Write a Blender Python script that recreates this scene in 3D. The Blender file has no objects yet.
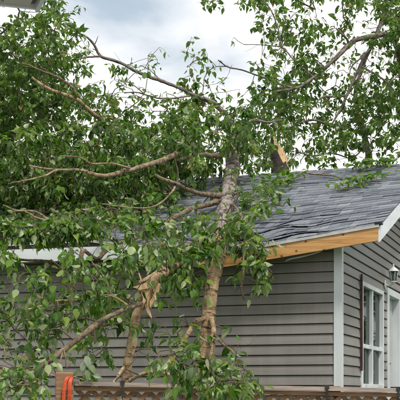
import bpy, bmesh, math, random
import numpy as np
from mathutils import Vector, Matrix

R = math.radians
random.seed(7)
rng = np.random.default_rng(11)
scene = bpy.context.scene
col = scene.collection

# ------------------------------------------------------------------ camera
F = 1092.0            # focal length in pixels of the 400 px photograph
HZ = 395.0            # row of the horizon
CAMZ = 1.6
cam_d = bpy.data.cameras.new('camera')
cam = bpy.data.objects.new('camera', cam_d)
col.objects.link(cam)
cam.location = (0, 0, CAMZ)
cam.rotation_euler = (R(90), 0, 0)
cam_d.sensor_width = 36
cam_d.lens = F / 400 * 36
cam_d.shift_y = (HZ - 200) / 400
cam_d.clip_end = 3000
scene.camera = cam

# ------------------------------------------------------------------ sky and sun
SUN_AZ = R(152)       # clockwise from +Y
SUN_EL = R(56)
world = bpy.data.worlds.new('World')
scene.world = world
world.use_nodes = True
wn, wl = world.node_tree.nodes, world.node_tree.links
wn.clear()
w_out = wn.new('ShaderNodeOutputWorld')
w_bg = wn.new('ShaderNodeBackground'); w_bg.inputs['Strength'].default_value = 0.1
sky = wn.new('ShaderNodeTexSky')
sky.sky_type = 'NISHITA'; sky.sun_disc = False
sky.sun_elevation = SUN_EL; sky.sun_rotation = SUN_AZ
tc = wn.new('ShaderNodeTexCoord')
mp = wn.new('ShaderNodeMapping')
mp.inputs['Scale'].default_value = (1.0, 1.0, 2.0)
mp.inputs['Location'].default_value = (1.14, 0.0, 0.07)
ns = wn.new('ShaderNodeTexNoise')
ns.inputs['Scale'].default_value = 5.2; ns.inputs['Detail'].default_value = 6
ns.inputs['Roughness'].default_value = 0.5; ns.inputs['Distortion'].default_value = 0.25
rampc = wn.new('ShaderNodeValToRGB')      # cloud colour: grey-blue bellies to white
rampc.color_ramp.elements[0].position = 0.33; rampc.color_ramp.elements[0].color = (4.3, 5.1, 5.9, 1)
rampc.color_ramp.elements[1].position = 0.555; rampc.color_ramp.elements[1].color = (9.5, 9.35, 9.3, 1)
rampm = wn.new('ShaderNodeValToRGB')      # cover
rampm.color_ramp.elements[0].position = 0.24; rampm.color_ramp.elements[0].color = (0.75,) * 3 + (1,)
rampm.color_ramp.elements[1].position = 0.40; rampm.color_ramp.elements[1].color = (1, 1, 1, 1)
mixs = wn.new('ShaderNodeMix'); mixs.data_type = 'RGBA'
wl.new(tc.outputs['Generated'], mp.inputs['Vector'])
wl.new(mp.outputs['Vector'], ns.inputs['Vector'])
wl.new(ns.outputs['Fac'], rampc.inputs['Fac'])
wl.new(ns.outputs['Fac'], rampm.inputs['Fac'])
wl.new(rampm.outputs['Color'], mixs.inputs['Factor'])
wl.new(sky.outputs['Color'], mixs.inputs['A'])
wl.new(rampc.outputs['Color'], mixs.inputs['B'])
wl.new(mixs.outputs['Result'], w_bg.inputs['Color'])
wl.new(w_bg.outputs['Background'], w_out.inputs['Surface'])

sun_d = bpy.data.lights.new('sun', 'SUN')
sun_d.energy = 2.2; sun_d.angle = R(10); sun_d.color = (1.0, 0.95, 0.87)
sun = bpy.data.objects.new('sun', sun_d); col.objects.link(sun)
sdir = Vector((math.sin(SUN_AZ) * math.cos(SUN_EL), math.cos(SUN_AZ) * math.cos(SUN_EL), math.sin(SUN_EL)))
sun.rotation_euler = (-sdir).to_track_quat('-Z', 'Y').to_euler()
sun.location = (3, -3, 12)

vs = scene.view_settings
vs.view_transform = 'Standard'; vs.look = 'None'; vs.gamma = 1; vs.exposure = 0.38
vs.use_curve_mapping = False
scene.cycles.max_bounces = 6; scene.cycles.diffuse_bounces = 3; scene.cycles.glossy_bounces = 2
scene.cycles.transmission_bounces = 3; scene.cycles.transparent_max_bounces = 6

# ------------------------------------------------------------------ helpers
def at(px, py, Y):
    return Vector(((px - 200) * Y / F, Y, CAMZ + (HZ - py) * Y / F))

def tag(o, label=None, cat=None, group=None, kind=None):
    if label: o['label'] = label
    if cat: o['category'] = cat
    if group: o['group'] = group
    if kind: o['kind'] = kind
    return o

def empty(name, loc=(0, 0, 0), rz=0):
    o = bpy.data.objects.new(name, None); col.objects.link(o)
    o.location = loc; o.rotation_euler = (0, 0, rz); o.empty_display_size = 0.2
    return o

def link(name, me, parent=None):
    o = bpy.data.objects.new(name, me); col.objects.link(o)
    if parent: o.parent = parent
    return o

def obj(name, verts, faces, mat, parent=None, smooth=False):
    me = bpy.data.meshes.new(name)
    me.from_pydata([tuple(v) for v in verts], [], faces)
    me.materials.append(mat)
    if smooth: me.polygons.foreach_set('use_smooth', [True] * len(me.polygons))
    me.update()
    return link(name, me, parent)

BOXF = [(0, 3, 2, 1), (4, 5, 6, 7), (0, 1, 5, 4), (1, 2, 6, 5), (2, 3, 7, 6), (3, 0, 4, 7)]
def box_v(x0, x1, y0, y1, z0, z1):
    return [(x0, y0, z0), (x1, y0, z0), (x1, y1, z0), (x0, y1, z0), (x0, y0, z1), (x1, y0, z1), (x1, y1, z1), (x0, y1, z1)]

def box(name, x0, x1, y0, y1, z0, z1, mat, parent=None, bevel=0.0):
    bm = bmesh.new()
    vv = [bm.verts.new(v) for v in box_v(x0, x1, y0, y1, z0, z1)]
    for f in BOXF: bm.faces.new([vv[i] for i in f])
    if bevel: bmesh.ops.bevel(bm, geom=bm.edges[:], offset=bevel, segments=1, affect='EDGES')
    me = bpy.data.meshes.new(name); bm.to_mesh(me); bm.free()
    me.materials.append(mat)
    return link(name, me, parent)

def merge(parts):
    V, Fc = [], []
    for v, f in parts:
        b = len(V); V += list(v); Fc += [tuple(i + b for i in q) for q in f]
    return V, Fc

def prism(poly, axis_vec):
    """closed prism: polygon of 3-D points swept by a vector"""
    n = len(poly); a = Vector(axis_vec)
    V = [Vector(p) for p in poly] + [Vector(p) + a for p in poly]
    Fc = [tuple(range(n))[::-1], tuple(range(n, 2 * n))] + [(i, (i + 1) % n, n + (i + 1) % n, n + i) for i in range(n)]
    return V, Fc

def smooth_path(pts, rads, step):
    """Catmull-Rom through pts -> resampled points and radii"""
    P = [np.array(p, float) for p in pts]
    P = [2 * P[0] - P[1]] + P + [2 * P[-1] - P[-2]]
    rr = [rads[0]] + list(rads) + [rads[-1]]
    out, orr = [], []
    for i in range(1, len(P) - 2):
        seg = np.linalg.norm(P[i + 1] - P[i])
        n = max(2, int(seg / step))
        for k in range(n):
            t = k / n
            a, b, c, d = P[i - 1], P[i], P[i + 1], P[i + 2]
            out.append(0.5 * (2 * b + (c - a) * t + (2 * a - 5 * b + 4 * c - d) * t * t + (3 * b - a - 3 * c + d) * t ** 3))
            orr.append(rr[i] * (1 - t) + rr[i + 1] * t)
    out.append(P[-2]); orr.append(rr[-2])
    return np.array(out), np.array(orr)

def tube(path, rad, sides, bump=0.0, cap=True, twist=0.0):
    """swept tube -> verts, faces, uv per loop"""
    path = np.asarray(path); n = len(path)
    tan = np.gradient(path, axis=0)
    tan /= np.linalg.norm(tan, axis=1)[:, None] + 1e-9
    ref = np.array([0.3, -0.8, 0.5]); 
    u = np.cross(tan[0], ref); u /= np.linalg.norm(u)
    V, UVv = [], []
    L = 0.0
    if bump:
        ph = rng.uniform(0, 6.28, 3); q = np.arange(n)
        rad = np.asarray(rad) * (1 + 0.05 * np.sin(q * 0.35 + ph[0]) + 0.045 * np.sin(q * 0.83 + ph[1]) + 0.03 * np.sin(q * 1.9 + ph[2]))
    for i in range(n):
        if i:
            L += np.linalg.norm(path[i] - path[i - 1])
        u = u - tan[i] * np.dot(u, tan[i]); u /= np.linalg.norm(u) + 1e-9
        w = np.cross(tan[i], u)
        for k in range(sides):
            a = 2 * math.pi * k / sides
            r = rad[i] * (1 + bump * (rng.random() - 0.5))
            V.append(path[i] + r * (math.cos(a) * u + math.sin(a) * w))
    cum = np.concatenate([[0], np.cumsum(np.linalg.norm(np.diff(path, axis=0), axis=1))])
    Fc, UV = [], []
    for i in range(n - 1):
        for k in range(sides):
            k2 = (k + 1) % sides
            Fc.append((i * sides + k, i * sides + k2, (i + 1) * sides + k2, (i + 1) * sides + k))
            UV += [(k / sides, cum[i]), ((k + 1) / sides, cum[i]), ((k + 1) / sides, cum[i + 1]), (k / sides, cum[i + 1])]
    if cap:
        Fc.append(tuple(range(sides))[::-1]); UV += [(0.5, 0)] * sides
        Fc.append(tuple(range((n - 1) * sides, n * sides))); UV += [(0.5, cum[-1])] * sides
    return V, Fc, UV

def tube_obj(name, path, rad, sides, mat, parent=None, bump=0.0, capmat=None):
    V, Fc, UV = tube(path, rad, sides, bump)
    me = bpy.data.meshes.new(name)
    me.from_pydata([tuple(v) for v in V], [], Fc)
    uvl = me.uv_layers.new(name='UVMap')
    uvl.data.foreach_set('uv', np.array(UV, dtype=np.float32).ravel())
    me.materials.append(mat)
    me.polygons.foreach_set('use_smooth', [True] * len(me.polygons))
    if capmat:
        me.materials.append(capmat)
        for p in (me.polygons[len(Fc) - 1], me.polygons[len(Fc) - 2]):
            p.material_index = 1; p.use_smooth = False
    me.update()
    return link(name, me, parent)

# ------------------------------------------------------------------ materials
def new_mat(name):
    m = bpy.data.materials.new(name); m.use_nodes = True
    nt = m.node_tree; b = nt.nodes['Principled BSDF']
    return m, nt.nodes, nt.links, b

def ramp(nodes, stops):
    r = nodes.new('ShaderNodeValToRGB'); cr = r.color_ramp
    while len(cr.elements) < len(stops): cr.elements.new(0.5)
    for e, (p, c) in zip(cr.elements, stops): e.position = p; e.color = tuple(c) + (1,)
    return r

def noise_mat(name, c0, c1, scale, rough=0.6, stretch=(1, 1, 1), detail=5, lo=0.35, hi=0.65, bump=0.0, bscale=None, spec=0.4, coord='Object', rnd=0.0):
    m, N, L, b = new_mat(name)
    t = N.new('ShaderNodeTexCoord'); mp = N.new('ShaderNodeMapping'); mp.inputs['Scale'].default_value = stretch
    L.new(t.outputs[coord], mp.inputs['Vector'])
    n = N.new('ShaderNodeTexNoise'); n.inputs['Scale'].default_value = scale; n.inputs['Detail'].default_value = detail
    L.new(mp.outputs['Vector'], n.inputs['Vector'])
    r = ramp(N, [(lo, c0), (hi, c1)]); L.new(n.outputs['Fac'], r.inputs['Fac'])
    src = r.outputs['Color']
    if rnd:
        oi = N.new('ShaderNodeObjectInfo'); mr = N.new('ShaderNodeMapRange')
        mr.inputs['To Min'].default_value = 1 - rnd; mr.inputs['To Max'].default_value = 1 + rnd
        L.new(oi.outputs['Random'], mr.inputs['Value'])
        hs = N.new('ShaderNodeHueSaturation'); L.new(mr.outputs['Result'], hs.inputs['Value']); L.new(src, hs.inputs['Color'])
        src = hs.outputs['Color']
    L.new(src, b.inputs['Base Color'])
    b.inputs['Roughness'].default_value = rough; b.inputs['Specular IOR Level'].default_value = spec
    if bump:
        n2 = N.new('ShaderNodeTexNoise'); n2.inputs['Scale'].default_value = bscale or scale * 4; n2.inputs['Detail'].default_value = 4
        L.new(mp.outputs['Vector'], n2.inputs['Vector'])
        bp = N.new('ShaderNodeBump'); bp.inputs['Strength'].default_value = bump; bp.inputs['Distance'].default_value = 0.01
        L.new(n2.outputs['Fac'], bp.inputs['Height']); L.new(bp.outputs['Normal'], b.inputs['Normal'])
    return m

M = {}
M['siding'] = noise_mat('vinyl_siding', (0.222, 0.206, 0.193), (0.272, 0.253, 0.237), 1.6, 0.5, (0.6, 0.6, 6), rnd=0.05, bump=0.06, bscale=30)
def grime(m):
    N, L = m.node_tree.nodes, m.node_tree.links; b = N['Principled BSDF']
    src = b.inputs['Base Color'].links[0].from_socket
    t = N.new('ShaderNodeTexCoord'); mp = N.new('ShaderNodeMapping'); mp.inputs['Scale'].default_value = (5, 5, 0.5); L.new(t.outputs['Object'], mp.inputs['Vector'])
    n = N.new('ShaderNodeTexNoise'); n.inputs['Scale'].default_value = 1.6; n.inputs['Detail'].default_value = 8; n.inputs['Roughness'].default_value = 0.65; L.new(mp.outputs['Vector'], n.inputs['Vector'])
    r = ramp(N, [(0.42, (0.80, 0.79, 0.76)), (0.6, (1.04, 1.04, 1.04))]); L.new(n.outputs['Fac'], r.inputs['Fac'])
    mu = N.new('ShaderNodeMix'); mu.data_type = 'RGBA'; mu.blend_type = 'MULTIPLY'; mu.inputs['Factor'].default_value = 0.4
    L.new(src, mu.inputs['A']); L.new(r.outputs['Color'], mu.inputs['B']); L.new(mu.outputs['Result'], b.inputs['Base Color'])
grime(M['siding'])
M['sheath_shade'] = noise_mat('sheathing_shade', (0.03, 0.03, 0.03), (0.05, 0.05, 0.048), 4, 0.9)  # wall backing, coloured near black to paint the shadow line under each lap
M['white'] = noise_mat('white_trim', (0.58, 0.62, 0.65), (0.72, 0.75, 0.77), 3, 0.45, (1, 1, 0.4), rnd=0.02)
grime(M['white'])
M['white_metal'] = noise_mat('white_aluminium', (0.62, 0.66, 0.69), (0.74, 0.76, 0.78), 2.2, 0.35, (1, 1, 3))
M['concrete'] = noise_mat('concrete', (0.25, 0.25, 0.24), (0.36, 0.35, 0.33), 6, 0.9, bump=0.3)
M['deck'] = noise_mat('roof_deck', (0.10, 0.09, 0.08), (0.16, 0.14, 0.11), 5, 0.9)
M['dripedge'] = noise_mat('drip_edge', (0.42, 0.42, 0.40), (0.55, 0.54, 0.50), 9, 0.4)
M['splinter'] = noise_mat('split_wood', (0.44, 0.27, 0.12), (0.70, 0.51, 0.30), 14, 0.7, (6, 6, 1), bump=0.5)
M['heart'] = noise_mat('fresh_wood', (0.60, 0.42, 0.22), (0.78, 0.60, 0.38), 16, 0.7, bump=0.3)
M['fence'] = noise_mat('weathered_fence', (0.17, 0.115, 0.08), (0.36, 0.25, 0.18), 9, 0.85, (1, 6, 6), rnd=0.15, bump=0.35)
M['cap'] = noise_mat('weathered_cap', (0.26, 0.20, 0.17), (0.42, 0.34, 0.29), 9, 0.85, (0.6, 6, 6), rnd=0.1, bump=0.35)
M['stainwood'] = noise_mat('stained_wood', (0.19, 0.10, 0.052), (0.33, 0.19, 0.105), 9, 0.8, (0.6, 6, 6), rnd=0.12, bump=0.3)
M['black'] = noise_mat('black_iron', (0.012, 0.012, 0.012), (0.03, 0.03, 0.03), 30, 0.55)
M['orange'] = noise_mat('orange_webbing', (0.50, 0.055, 0.018), (0.68, 0.11, 0.035), 12, 0.6, (1, 1, 4), bump=0.2, bscale=220)
M['maroon'] = noise_mat('maroon_trim', (0.06, 0.014, 0.016), (0.10, 0.024, 0.024), 10, 0.5)
M['door'] = noise_mat('door_paint', (0.42, 0.42, 0.43), (0.50, 0.50, 0.51), 3, 0.5)
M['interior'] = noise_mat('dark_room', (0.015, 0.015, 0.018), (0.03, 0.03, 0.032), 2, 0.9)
M['curtain'] = noise_mat('curtain_cloth', (0.42, 0.42, 0.36), (0.55, 0.54, 0.48), 20, 0.9, (8, 8, 0.5))
M['soffit'] = noise_mat('soffit_panel', (0.44, 0.41, 0.385), (0.54, 0.505, 0.475), 3, 0.6, rnd=0.04)
M['grass'] = noise_mat('lawn', (0.035, 0.075, 0.018), (0.075, 0.12, 0.03), 3, 0.95, bump=0.6, bscale=60)
M['brass'] = noise_mat('lamp_metal', (0.38, 0.38, 0.37), (0.5, 0.5, 0.48), 20, 0.35)

def glass_mat():
    m, N, L, b = new_mat('window_glass')
    b.inputs['Base Color'].default_value = (0.02, 0.03, 0.025, 1)
    b.inputs['Roughness'].default_value = 0.03
    b.inputs['Specular IOR Level'].default_value = 0.7
    tr = N.new('ShaderNodeBsdfTransparent'); tr.inputs['Color'].default_value = (0.85, 0.9, 0.87, 1)
    mx = N.new('ShaderNodeMixShader'); mx.inputs['Fac'].default_value = 0.55
    L.new(b.outputs['BSDF'], mx.inputs[1]); L.new(tr.outputs['BSDF'], mx.inputs[2])
    L.new(mx.outputs['Shader'], N['Material Output'].inputs['Surface'])
    return m
M['glass'] = glass_mat()

def lumber_mat():
    m, N, L, b = new_mat('exposed_lumber')
    t = N.new('ShaderNodeTexCoord'); mp = N.new('ShaderNodeMapping'); mp.inputs['Scale'].default_value = (1.0, 8, 14)
    L.new(t.outputs['Object'], mp.inputs['Vector'])
    n = N.new('ShaderNodeTexNoise'); n.inputs['Scale'].default_value = 3; n.inputs['Detail'].default_value = 8; n.inputs['Distortion'].default_value = 0.6
    L.new(mp.outputs['Vector'], n.inputs['Vector'])
    r = ramp(N, [(0.3, (0.40, 0.185, 0.055)), (0.5, (0.55, 0.29, 0.095)), (0.72, (0.64, 0.38, 0.155))]); L.new(n.outputs['Fac'], r.inputs['Fac'])
    sp = N.new('ShaderNodeSeparateXYZ'); L.new(t.outputs['Object'], sp.inputs['Vector'])
    cb = N.new('ShaderNodeCombineXYZ'); L.new(sp.outputs['X'], cb.inputs['X']); L.new(sp.outputs['Z'], cb.inputs['Y'])
    mp2 = N.new('ShaderNodeMapping'); mp2.inputs['Scale'].default_value = (4.2, 5.5, 1); mp2.inputs['Location'].default_value = (0.4, 0.2, 0)
    L.new(cb.outputs['Vector'], mp2.inputs['Vector'])
    vo = N.new('ShaderNodeTexVoronoi'); vo.voronoi_dimensions = '2D'; vo.inputs['Scale'].default_value = 1.0
    L.new(mp2.outputs['Vector'], vo.inputs['Vector'])
    k = ramp(N, [(0.03, (0.20, 0.08, 0.03)), (0.085, (1, 1, 1))]); L.new(vo.outputs['Distance'], k.inputs['Fac'])
    mu = N.new('ShaderNodeMix'); mu.data_type = 'RGBA'; mu.blend_type = 'MULTIPLY'; mu.inputs['Factor'].default_value = 1
    L.new(r.outputs['Color'], mu.inputs['A']); L.new(k.outputs['Color'], mu.inputs['B'])
    L.new(mu.outputs['Result'], b.inputs['Base Color']); b.inputs['Roughness'].default_value = 0.6
    bp = N.new('ShaderNodeBump'); bp.inputs['Strength'].default_value = 0.25; bp.inputs['Distance'].default_value = 0.005
    L.new(n.outputs['Fac'], bp.inputs['Height']); L.new(bp.outputs['Normal'], b.inputs['Normal'])
    return m
M['lumber'] = lumber_mat()

def shingle_mat(name, attr):
    m, N, L, b = new_mat(name)
    if attr:
        a = N.new('ShaderNodeAttribute'); a.attribute_name = 'tint'; rv = a.outputs['Fac']
    else:
        a = N.new('ShaderNodeObjectInfo'); rv = a.outputs['Random']
    r = ramp(N, [(0.0, (0.095, 0.107, 0.130)), (0.35, (0.150, 0.164, 0.192)), (0.85, (0.185, 0.20, 0.228)), (1.0, (0.25, 0.265, 0.295))])
    L.new(rv, r.inputs['Fac'])
    t = N.new('ShaderNodeTexCoord'); n = N.new('ShaderNodeTexNoise'); n.inputs['Scale'].default_value = 90; n.inputs['Detail'].default_value = 3
    L.new(t.outputs['Object'], n.inputs['Vector'])
    g = ramp(N, [(0.3, (0.6, 0.6, 0.6)), (0.7, (1.3, 1.3, 1.3))]); L.new(n.outputs['Fac'], g.inputs['Fac'])
    mu = N.new('ShaderNodeMix'); mu.data_type = 'RGBA'; mu.blend_type = 'MULTIPLY'; mu.inputs['Factor'].default_value = 1
    L.new(r.outputs['Color'], mu.inputs['A']); L.new(g.outputs['Color'], mu.inputs['B'])
    L.new(mu.outputs['Result'], b.inputs['Base Color']); b.inputs['Roughness'].default_value = 0.75
    bp = N.new('ShaderNodeBump'); bp.inputs['Strength'].default_value = 0.4; bp.inputs['Distance'].default_value = 0.004
    L.new(n.outputs['Fac'], bp.inputs['Height']); L.new(bp.outputs['Normal'], b.inputs['Normal'])
    return m
M['shingle'] = shingle_mat('shingle_piece', False)
M['shingles'] = shingle_mat('shingle_mass', True)

def bark_mat(name, base0, base1, dark, band=0.5, uvs=(2.2, 24.0, 1)):
    m, N, L, b = new_mat(name)
    uv = N.new('ShaderNodeUVMap'); uv.uv_map = 'UVMap'
    mp = N.new('ShaderNodeMapping'); mp.inputs['Scale'].default_value = uvs
    L.new(uv.outputs['UV'], mp.inputs['Vector'])
    n1 = N.new('ShaderNodeTexNoise'); n1.inputs['Scale'].default_value = 1.0; n1.inputs['Detail'].default_value = 8; n1.inputs['Roughness'].default_value = 0.65
    L.new(mp.outputs['Vector'], n1.inputs['Vector'])
    t = N.new('ShaderNodeTexCoord')
    n2 = N.new('ShaderNodeTexNoise'); n2.inputs['Scale'].default_value = 16; n2.inputs['Detail'].default_value = 9; n2.inputs['Roughness'].default_value = 0.65
    L.new(t.outputs['Object'], n2.inputs['Vector'])
    r2 = ramp(N, [(0.35, base0), (0.62, base1)]); L.new(n2.outputs['Fac'], r2.inputs['Fac'])
    r1 = ramp(N, [(band - 0.08, dark), (band - 0.01, (1, 1, 1))]); L.new(n1.outputs['Fac'], r1.inputs['Fac'])
    mu = N.new('ShaderNodeMix'); mu.data_type = 'RGBA'; mu.blend_type = 'MULTIPLY'; mu.inputs['Factor'].default_value = 1
    L.new(r2.outputs['Color'], mu.inputs['A']); L.new(r1.outputs['Color'], mu.inputs['B'])
    n3 = N.new('ShaderNodeTexNoise'); n3.inputs['Scale'].default_value = 5.0; n3.inputs['Detail'].default_value = 9; n3.inputs['Roughness'].default_value = 0.65
    L.new(t.outputs['Object'], n3.inputs['Vector'])
    r3 = ramp(N, [(0.54, (1, 1, 1)), (0.60, (0.30, 0.27, 0.26))]); L.new(n3.outputs['Fac'], r3.inputs['Fac'])
    mu2 = N.new('ShaderNodeMix'); mu2.data_type = 'RGBA'; mu2.blend_type = 'MULTIPLY'; mu2.inputs['Factor'].default_value = 0.6
    L.new(mu.outputs['Result'], mu2.inputs['A']); L.new(r3.outputs['Color'], mu2.inputs['B'])
    L.new(mu2.outputs['Result'], b.inputs['Base Color']); b.inputs['Roughness'].default_value = 0.85
    sc1 = N.new('ShaderNodeMath'); sc1.operation = 'MULTIPLY'; sc1.inputs[1].default_value = 0.3; L.new(n1.outputs['Fac'], sc1.inputs[0])
    ad = N.new('ShaderNodeMath'); ad.operation = 'ADD'
    L.new(sc1.outputs['Value'], ad.inputs[0]); L.new(n2.outputs['Fac'], ad.inputs[1])
    bp = N.new('ShaderNodeBump'); bp.inputs['Strength'].default_value = 0.7; bp.inputs['Distance'].default_value = 0.02
    L.new(ad.outputs['Value'], bp.inputs['Height']); L.new(bp.outputs['Normal'], b.inputs['Normal'])
    return m
M['bark_tan'] = bark_mat('bark_tan', (0.25, 0.16, 0.085), (0.54, 0.385, 0.225), (0.12, 0.09, 0.07), 0.465)
M['bark_grey'] = bark_mat('bark_grey', (0.16, 0.13, 0.11), (0.34, 0.29, 0.25), (0.25, 0.22, 0.2), 0.5, (9.0, 5.0, 1))
M['bark_brown'] = bark_mat('bark_brown', (0.10, 0.074, 0.045), (0.26, 0.195, 0.12), (0.3, 0.25, 0.2), 0.47)
M['bark_mid'] = bark_mat('bark_mid', (0.17, 0.122, 0.072), (0.38, 0.285, 0.175), (0.25, 0.2, 0.16), 0.47)
M['bark_dark'] = bark_mat('bark_dark', (0.03, 0.024, 0.02), (0.09, 0.07, 0.055), (0.4, 0.35, 0.3), 0.47)
M['twig'] = noise_mat('twig_bark', (0.07, 0.05, 0.035), (0.17, 0.12, 0.075), 5, 0.85)

def leaf_mat(name, attr, stops, under, trans=0.38, rough=0.34):
    m, N, L, b = new_mat(name)
    if attr:
        a = N.new('ShaderNodeAttribute'); a.attribute_name = 'tint'; rv = a.outputs['Fac']
    else:
        a = N.new('ShaderNodeObjectInfo'); rv = a.outputs['Random']
    r = ramp(N, stops); L.new(rv, r.inputs['Fac'])
    ra = N.new('ShaderNodeAttribute'); ra.attribute_name = 'rib'
    pw = N.new('ShaderNodeMath'); pw.operation = 'POWER'; pw.inputs[1].default_value = 4.0; L.new(ra.outputs['Fac'], pw.inputs[0])
    ml = N.new('ShaderNodeMath'); ml.operation = 'MULTIPLY'; ml.inputs[1].default_value = 0.45; L.new(pw.outputs['Value'], ml.inputs[0])
    rm = N.new('ShaderNodeMix'); rm.data_type = 'RGBA'; L.new(ml.outputs['Value'], rm.inputs['Factor'])
    L.new(r.outputs['Color'], rm.inputs['A']); rm.inputs['B'].default_value = (0.20, 0.27, 0.09, 1)
    ge = N.new('ShaderNodeNewGeometry')
    mu = N.new('ShaderNodeMix'); mu.data_type = 'RGBA'
    L.new(ge.outputs['Backfacing'], mu.inputs['Factor']); L.new(rm.outputs['Result'], mu.inputs['A']); mu.inputs['B'].default_value = under + (1,)
    L.new(mu.outputs['Result'], b.inputs['Base Color'])
    b.inputs['Roughness'].default_value = rough; b.inputs['Specular IOR Level'].default_value = 0.42
    tl = N.new('ShaderNodeBsdfTranslucent'); hs = N.new('ShaderNodeHueSaturation')
    hs.inputs['Value'].default_value = 1.5; hs.inputs['Saturation'].default_value = 1.1
    L.new(r.outputs['Color'], hs.inputs['Color']); L.new(hs.outputs['Color'], tl.inputs['Color'])
    mx = N.new('ShaderNodeMixShader'); mx.inputs['Fac'].default_value = trans
    L.new(b.outputs['BSDF'], mx.inputs[1]); L.new(tl.outputs['BSDF'], mx.inputs[2])
    L.new(mx.outputs['Shader'], N['Material Output'].inputs['Surface'])
    return m
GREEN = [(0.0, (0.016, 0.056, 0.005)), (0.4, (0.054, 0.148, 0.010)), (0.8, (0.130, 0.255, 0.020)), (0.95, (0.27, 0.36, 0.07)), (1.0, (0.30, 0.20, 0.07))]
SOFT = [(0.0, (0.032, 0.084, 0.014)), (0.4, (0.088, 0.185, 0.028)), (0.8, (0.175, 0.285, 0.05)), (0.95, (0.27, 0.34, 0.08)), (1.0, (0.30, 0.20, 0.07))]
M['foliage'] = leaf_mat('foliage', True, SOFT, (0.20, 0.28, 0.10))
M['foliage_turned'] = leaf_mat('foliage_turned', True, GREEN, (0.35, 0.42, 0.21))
M['leaf'] = leaf_mat('leaf_single', False, GREEN[:-1], (0.35, 0.42, 0.21))
M['leaf_pale'] = leaf_mat('leaf_withered', False, [(0.0, (0.13, 0.20, 0.08)), (1.0, (0.30, 0.36, 0.26))], (0.30, 0.36, 0.30))

# ------------------------------------------------------------------ ground
gnd = obj('ground', [(-400, -300, 0), (400, -300, 0), (400, 900, 0), (-400, 900, 0)], [(0, 1, 2, 3)], M['grass'])
tag(gnd, kind='structure')
bounce_slab = box('bounce_slab', -6, 6, -6, 6.2, -0.1, 0.03, M['concrete']); tag(bounce_slab, kind='structure')  # unseen slab, added to bounce neutral light up onto the porch soffit

# ------------------------------------------------------------------ the damaged house
CX, CY = 1.55, 12.1
UA = math.atan2(0.336, 0.942)
house = empty('house', (CX, CY, 0), -UA)
tag(house, 'low grey vinyl sided house with its slate shingle roof caved in by a tree', 'house')
ca, sa = math.cos(UA), math.sin(UA)
def to_world(lx, ly, lz): return Vector((CX + lx * ca + ly * sa, CY - lx * sa + ly * ca, lz))
def to_local(X, Y):
    dx, dy = X - CX, Y - CY
    return dx * ca - dy * sa, dx * sa + dy * ca

LEN, DEP = 7.5, 7.8
EO, RO = 0.30, 0.50         # overhang at the eave and at the rake
PITCH = 0.356
ZE = 3.42                   # top of roof at the eave
ZB = 0.55                   # bottom of siding
ZS = 3.27                   # soffit
LAP = 0.115
RIDGE = DEP / 2

def dent(x, y):
    s = RO - x
    if s < 1.75: d = 0.215 * s / 1.75
    elif s < 2.1: d = 0.215
    elif s < 3.4: d = 0.215 * (1 - (s - 2.1) / 1.3)
    else: d = 0
    k = max(0.0, 1 - (y + EO) / 3.0)
    return d * k
def roof_z(x, y):
    z = ZE + PITCH * (y + EO) - dent(x, y)
    near = math.exp(-((x + 0.95) / 0.9) ** 2 - ((y - 0.2) / 1.0) ** 2)
    z += 0.022 * near * math.sin(x * 9 + 2 * math.sin(y * 5)) + 0.016 * near * math.sin(y * 16 + x * 3)
    z += 0.006 * math.sin(x * 2.1 + 1) * math.sin(y * 1.7)
    return z
def roof_depth(px, py):
    """depth at which the ray through a photo pixel meets the undented front slope"""
    kx, kz = (px - 200) / F, (HZ - py) / F
    # local y = (X-CX)*sa + (Y-CY)*ca
    a = kx * sa + ca; b = -CX * sa - CY * ca
    # CAMZ + kz*Y = ZE + PITCH*(a*Y+b+EO)
    den = kz - PITCH * a
    if abs(den) < 1e-6: return None
    Y = (ZE - CAMZ + PITCH * (b + EO)) / den
    ly = a * Y + b
    return (Y, ly)

# foundation
box('foundation', -LEN + 0.03, -0.03, 0.03, DEP - 0.03, 0, ZB + 0.02, M['concrete'], house)

def siding_board(wall, kind, a0, a1, b0, b1, z0, z1):
    """one lap board. kind 'front': runs along x at y=0, 'gable': along y at x=0. a = bottom ends, b = top ends"""
    zb = z0 + 0.0095
    prof = [(0.0, z1), (0.005, z1), (0.0215, zb + 0.004), (0.0200, zb), (0.0, zb)]
    def pt(s, o, z): return (s, -o, z) if kind == 'front' else (o, s, z)
    V = []
    for (e0, e1) in ((a0, b0), (a1, b1)):
        for o, z in prof:
            t = (z - zb) / max(1e-6, z1 - zb)
            V.append(pt(e0 + (e1 - e0) * t, o, z))
    n = 5
    Fc = [tuple(range(n)), tuple(range(n, 2 * n))[::-1]] + [(i, n + i, n + (i + 1) % n, (i + 1) % n) for i in range(n)]
    return obj('siding_board', V, Fc, M['siding'], wall)

# front wall (faces the camera)
fw = box('wall', -LEN, 0, 0.0, 0.14, ZB, ZS, M['sheath_shade'], house); fw['label'] = 'front wall of grey lap siding in shade below the eave'
fw.name = 'wall'
z = ZB
k = 0
while z < ZS - 0.02:
    z1 = min(z + LAP, ZS)
    jx = (-2.9, -1.15, -2.05, -3.6)[k % 4]
    siding_board(fw, 'front', -LEN + 0.09, jx - 0.0015, -LEN + 0.09, jx - 0.0015, z, z1)
    siding_board(fw, 'front', jx, -0.062, jx, -0.062, z, z1)
    z += LAP; k += 1

# gable wall
GTOP = ZS + 0.03 + PITCH * 0.0
def gable_top(y): return ZS + 0.06 + PITCH * (y if y < RIDGE else DEP - y)
V = [(0, 0.14, ZB), (0, DEP, ZB), (0, DEP, gable_top(DEP)), (0, RIDGE, gable_top(RIDGE)), (0, 0.14, gable_top(0.14))]
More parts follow.
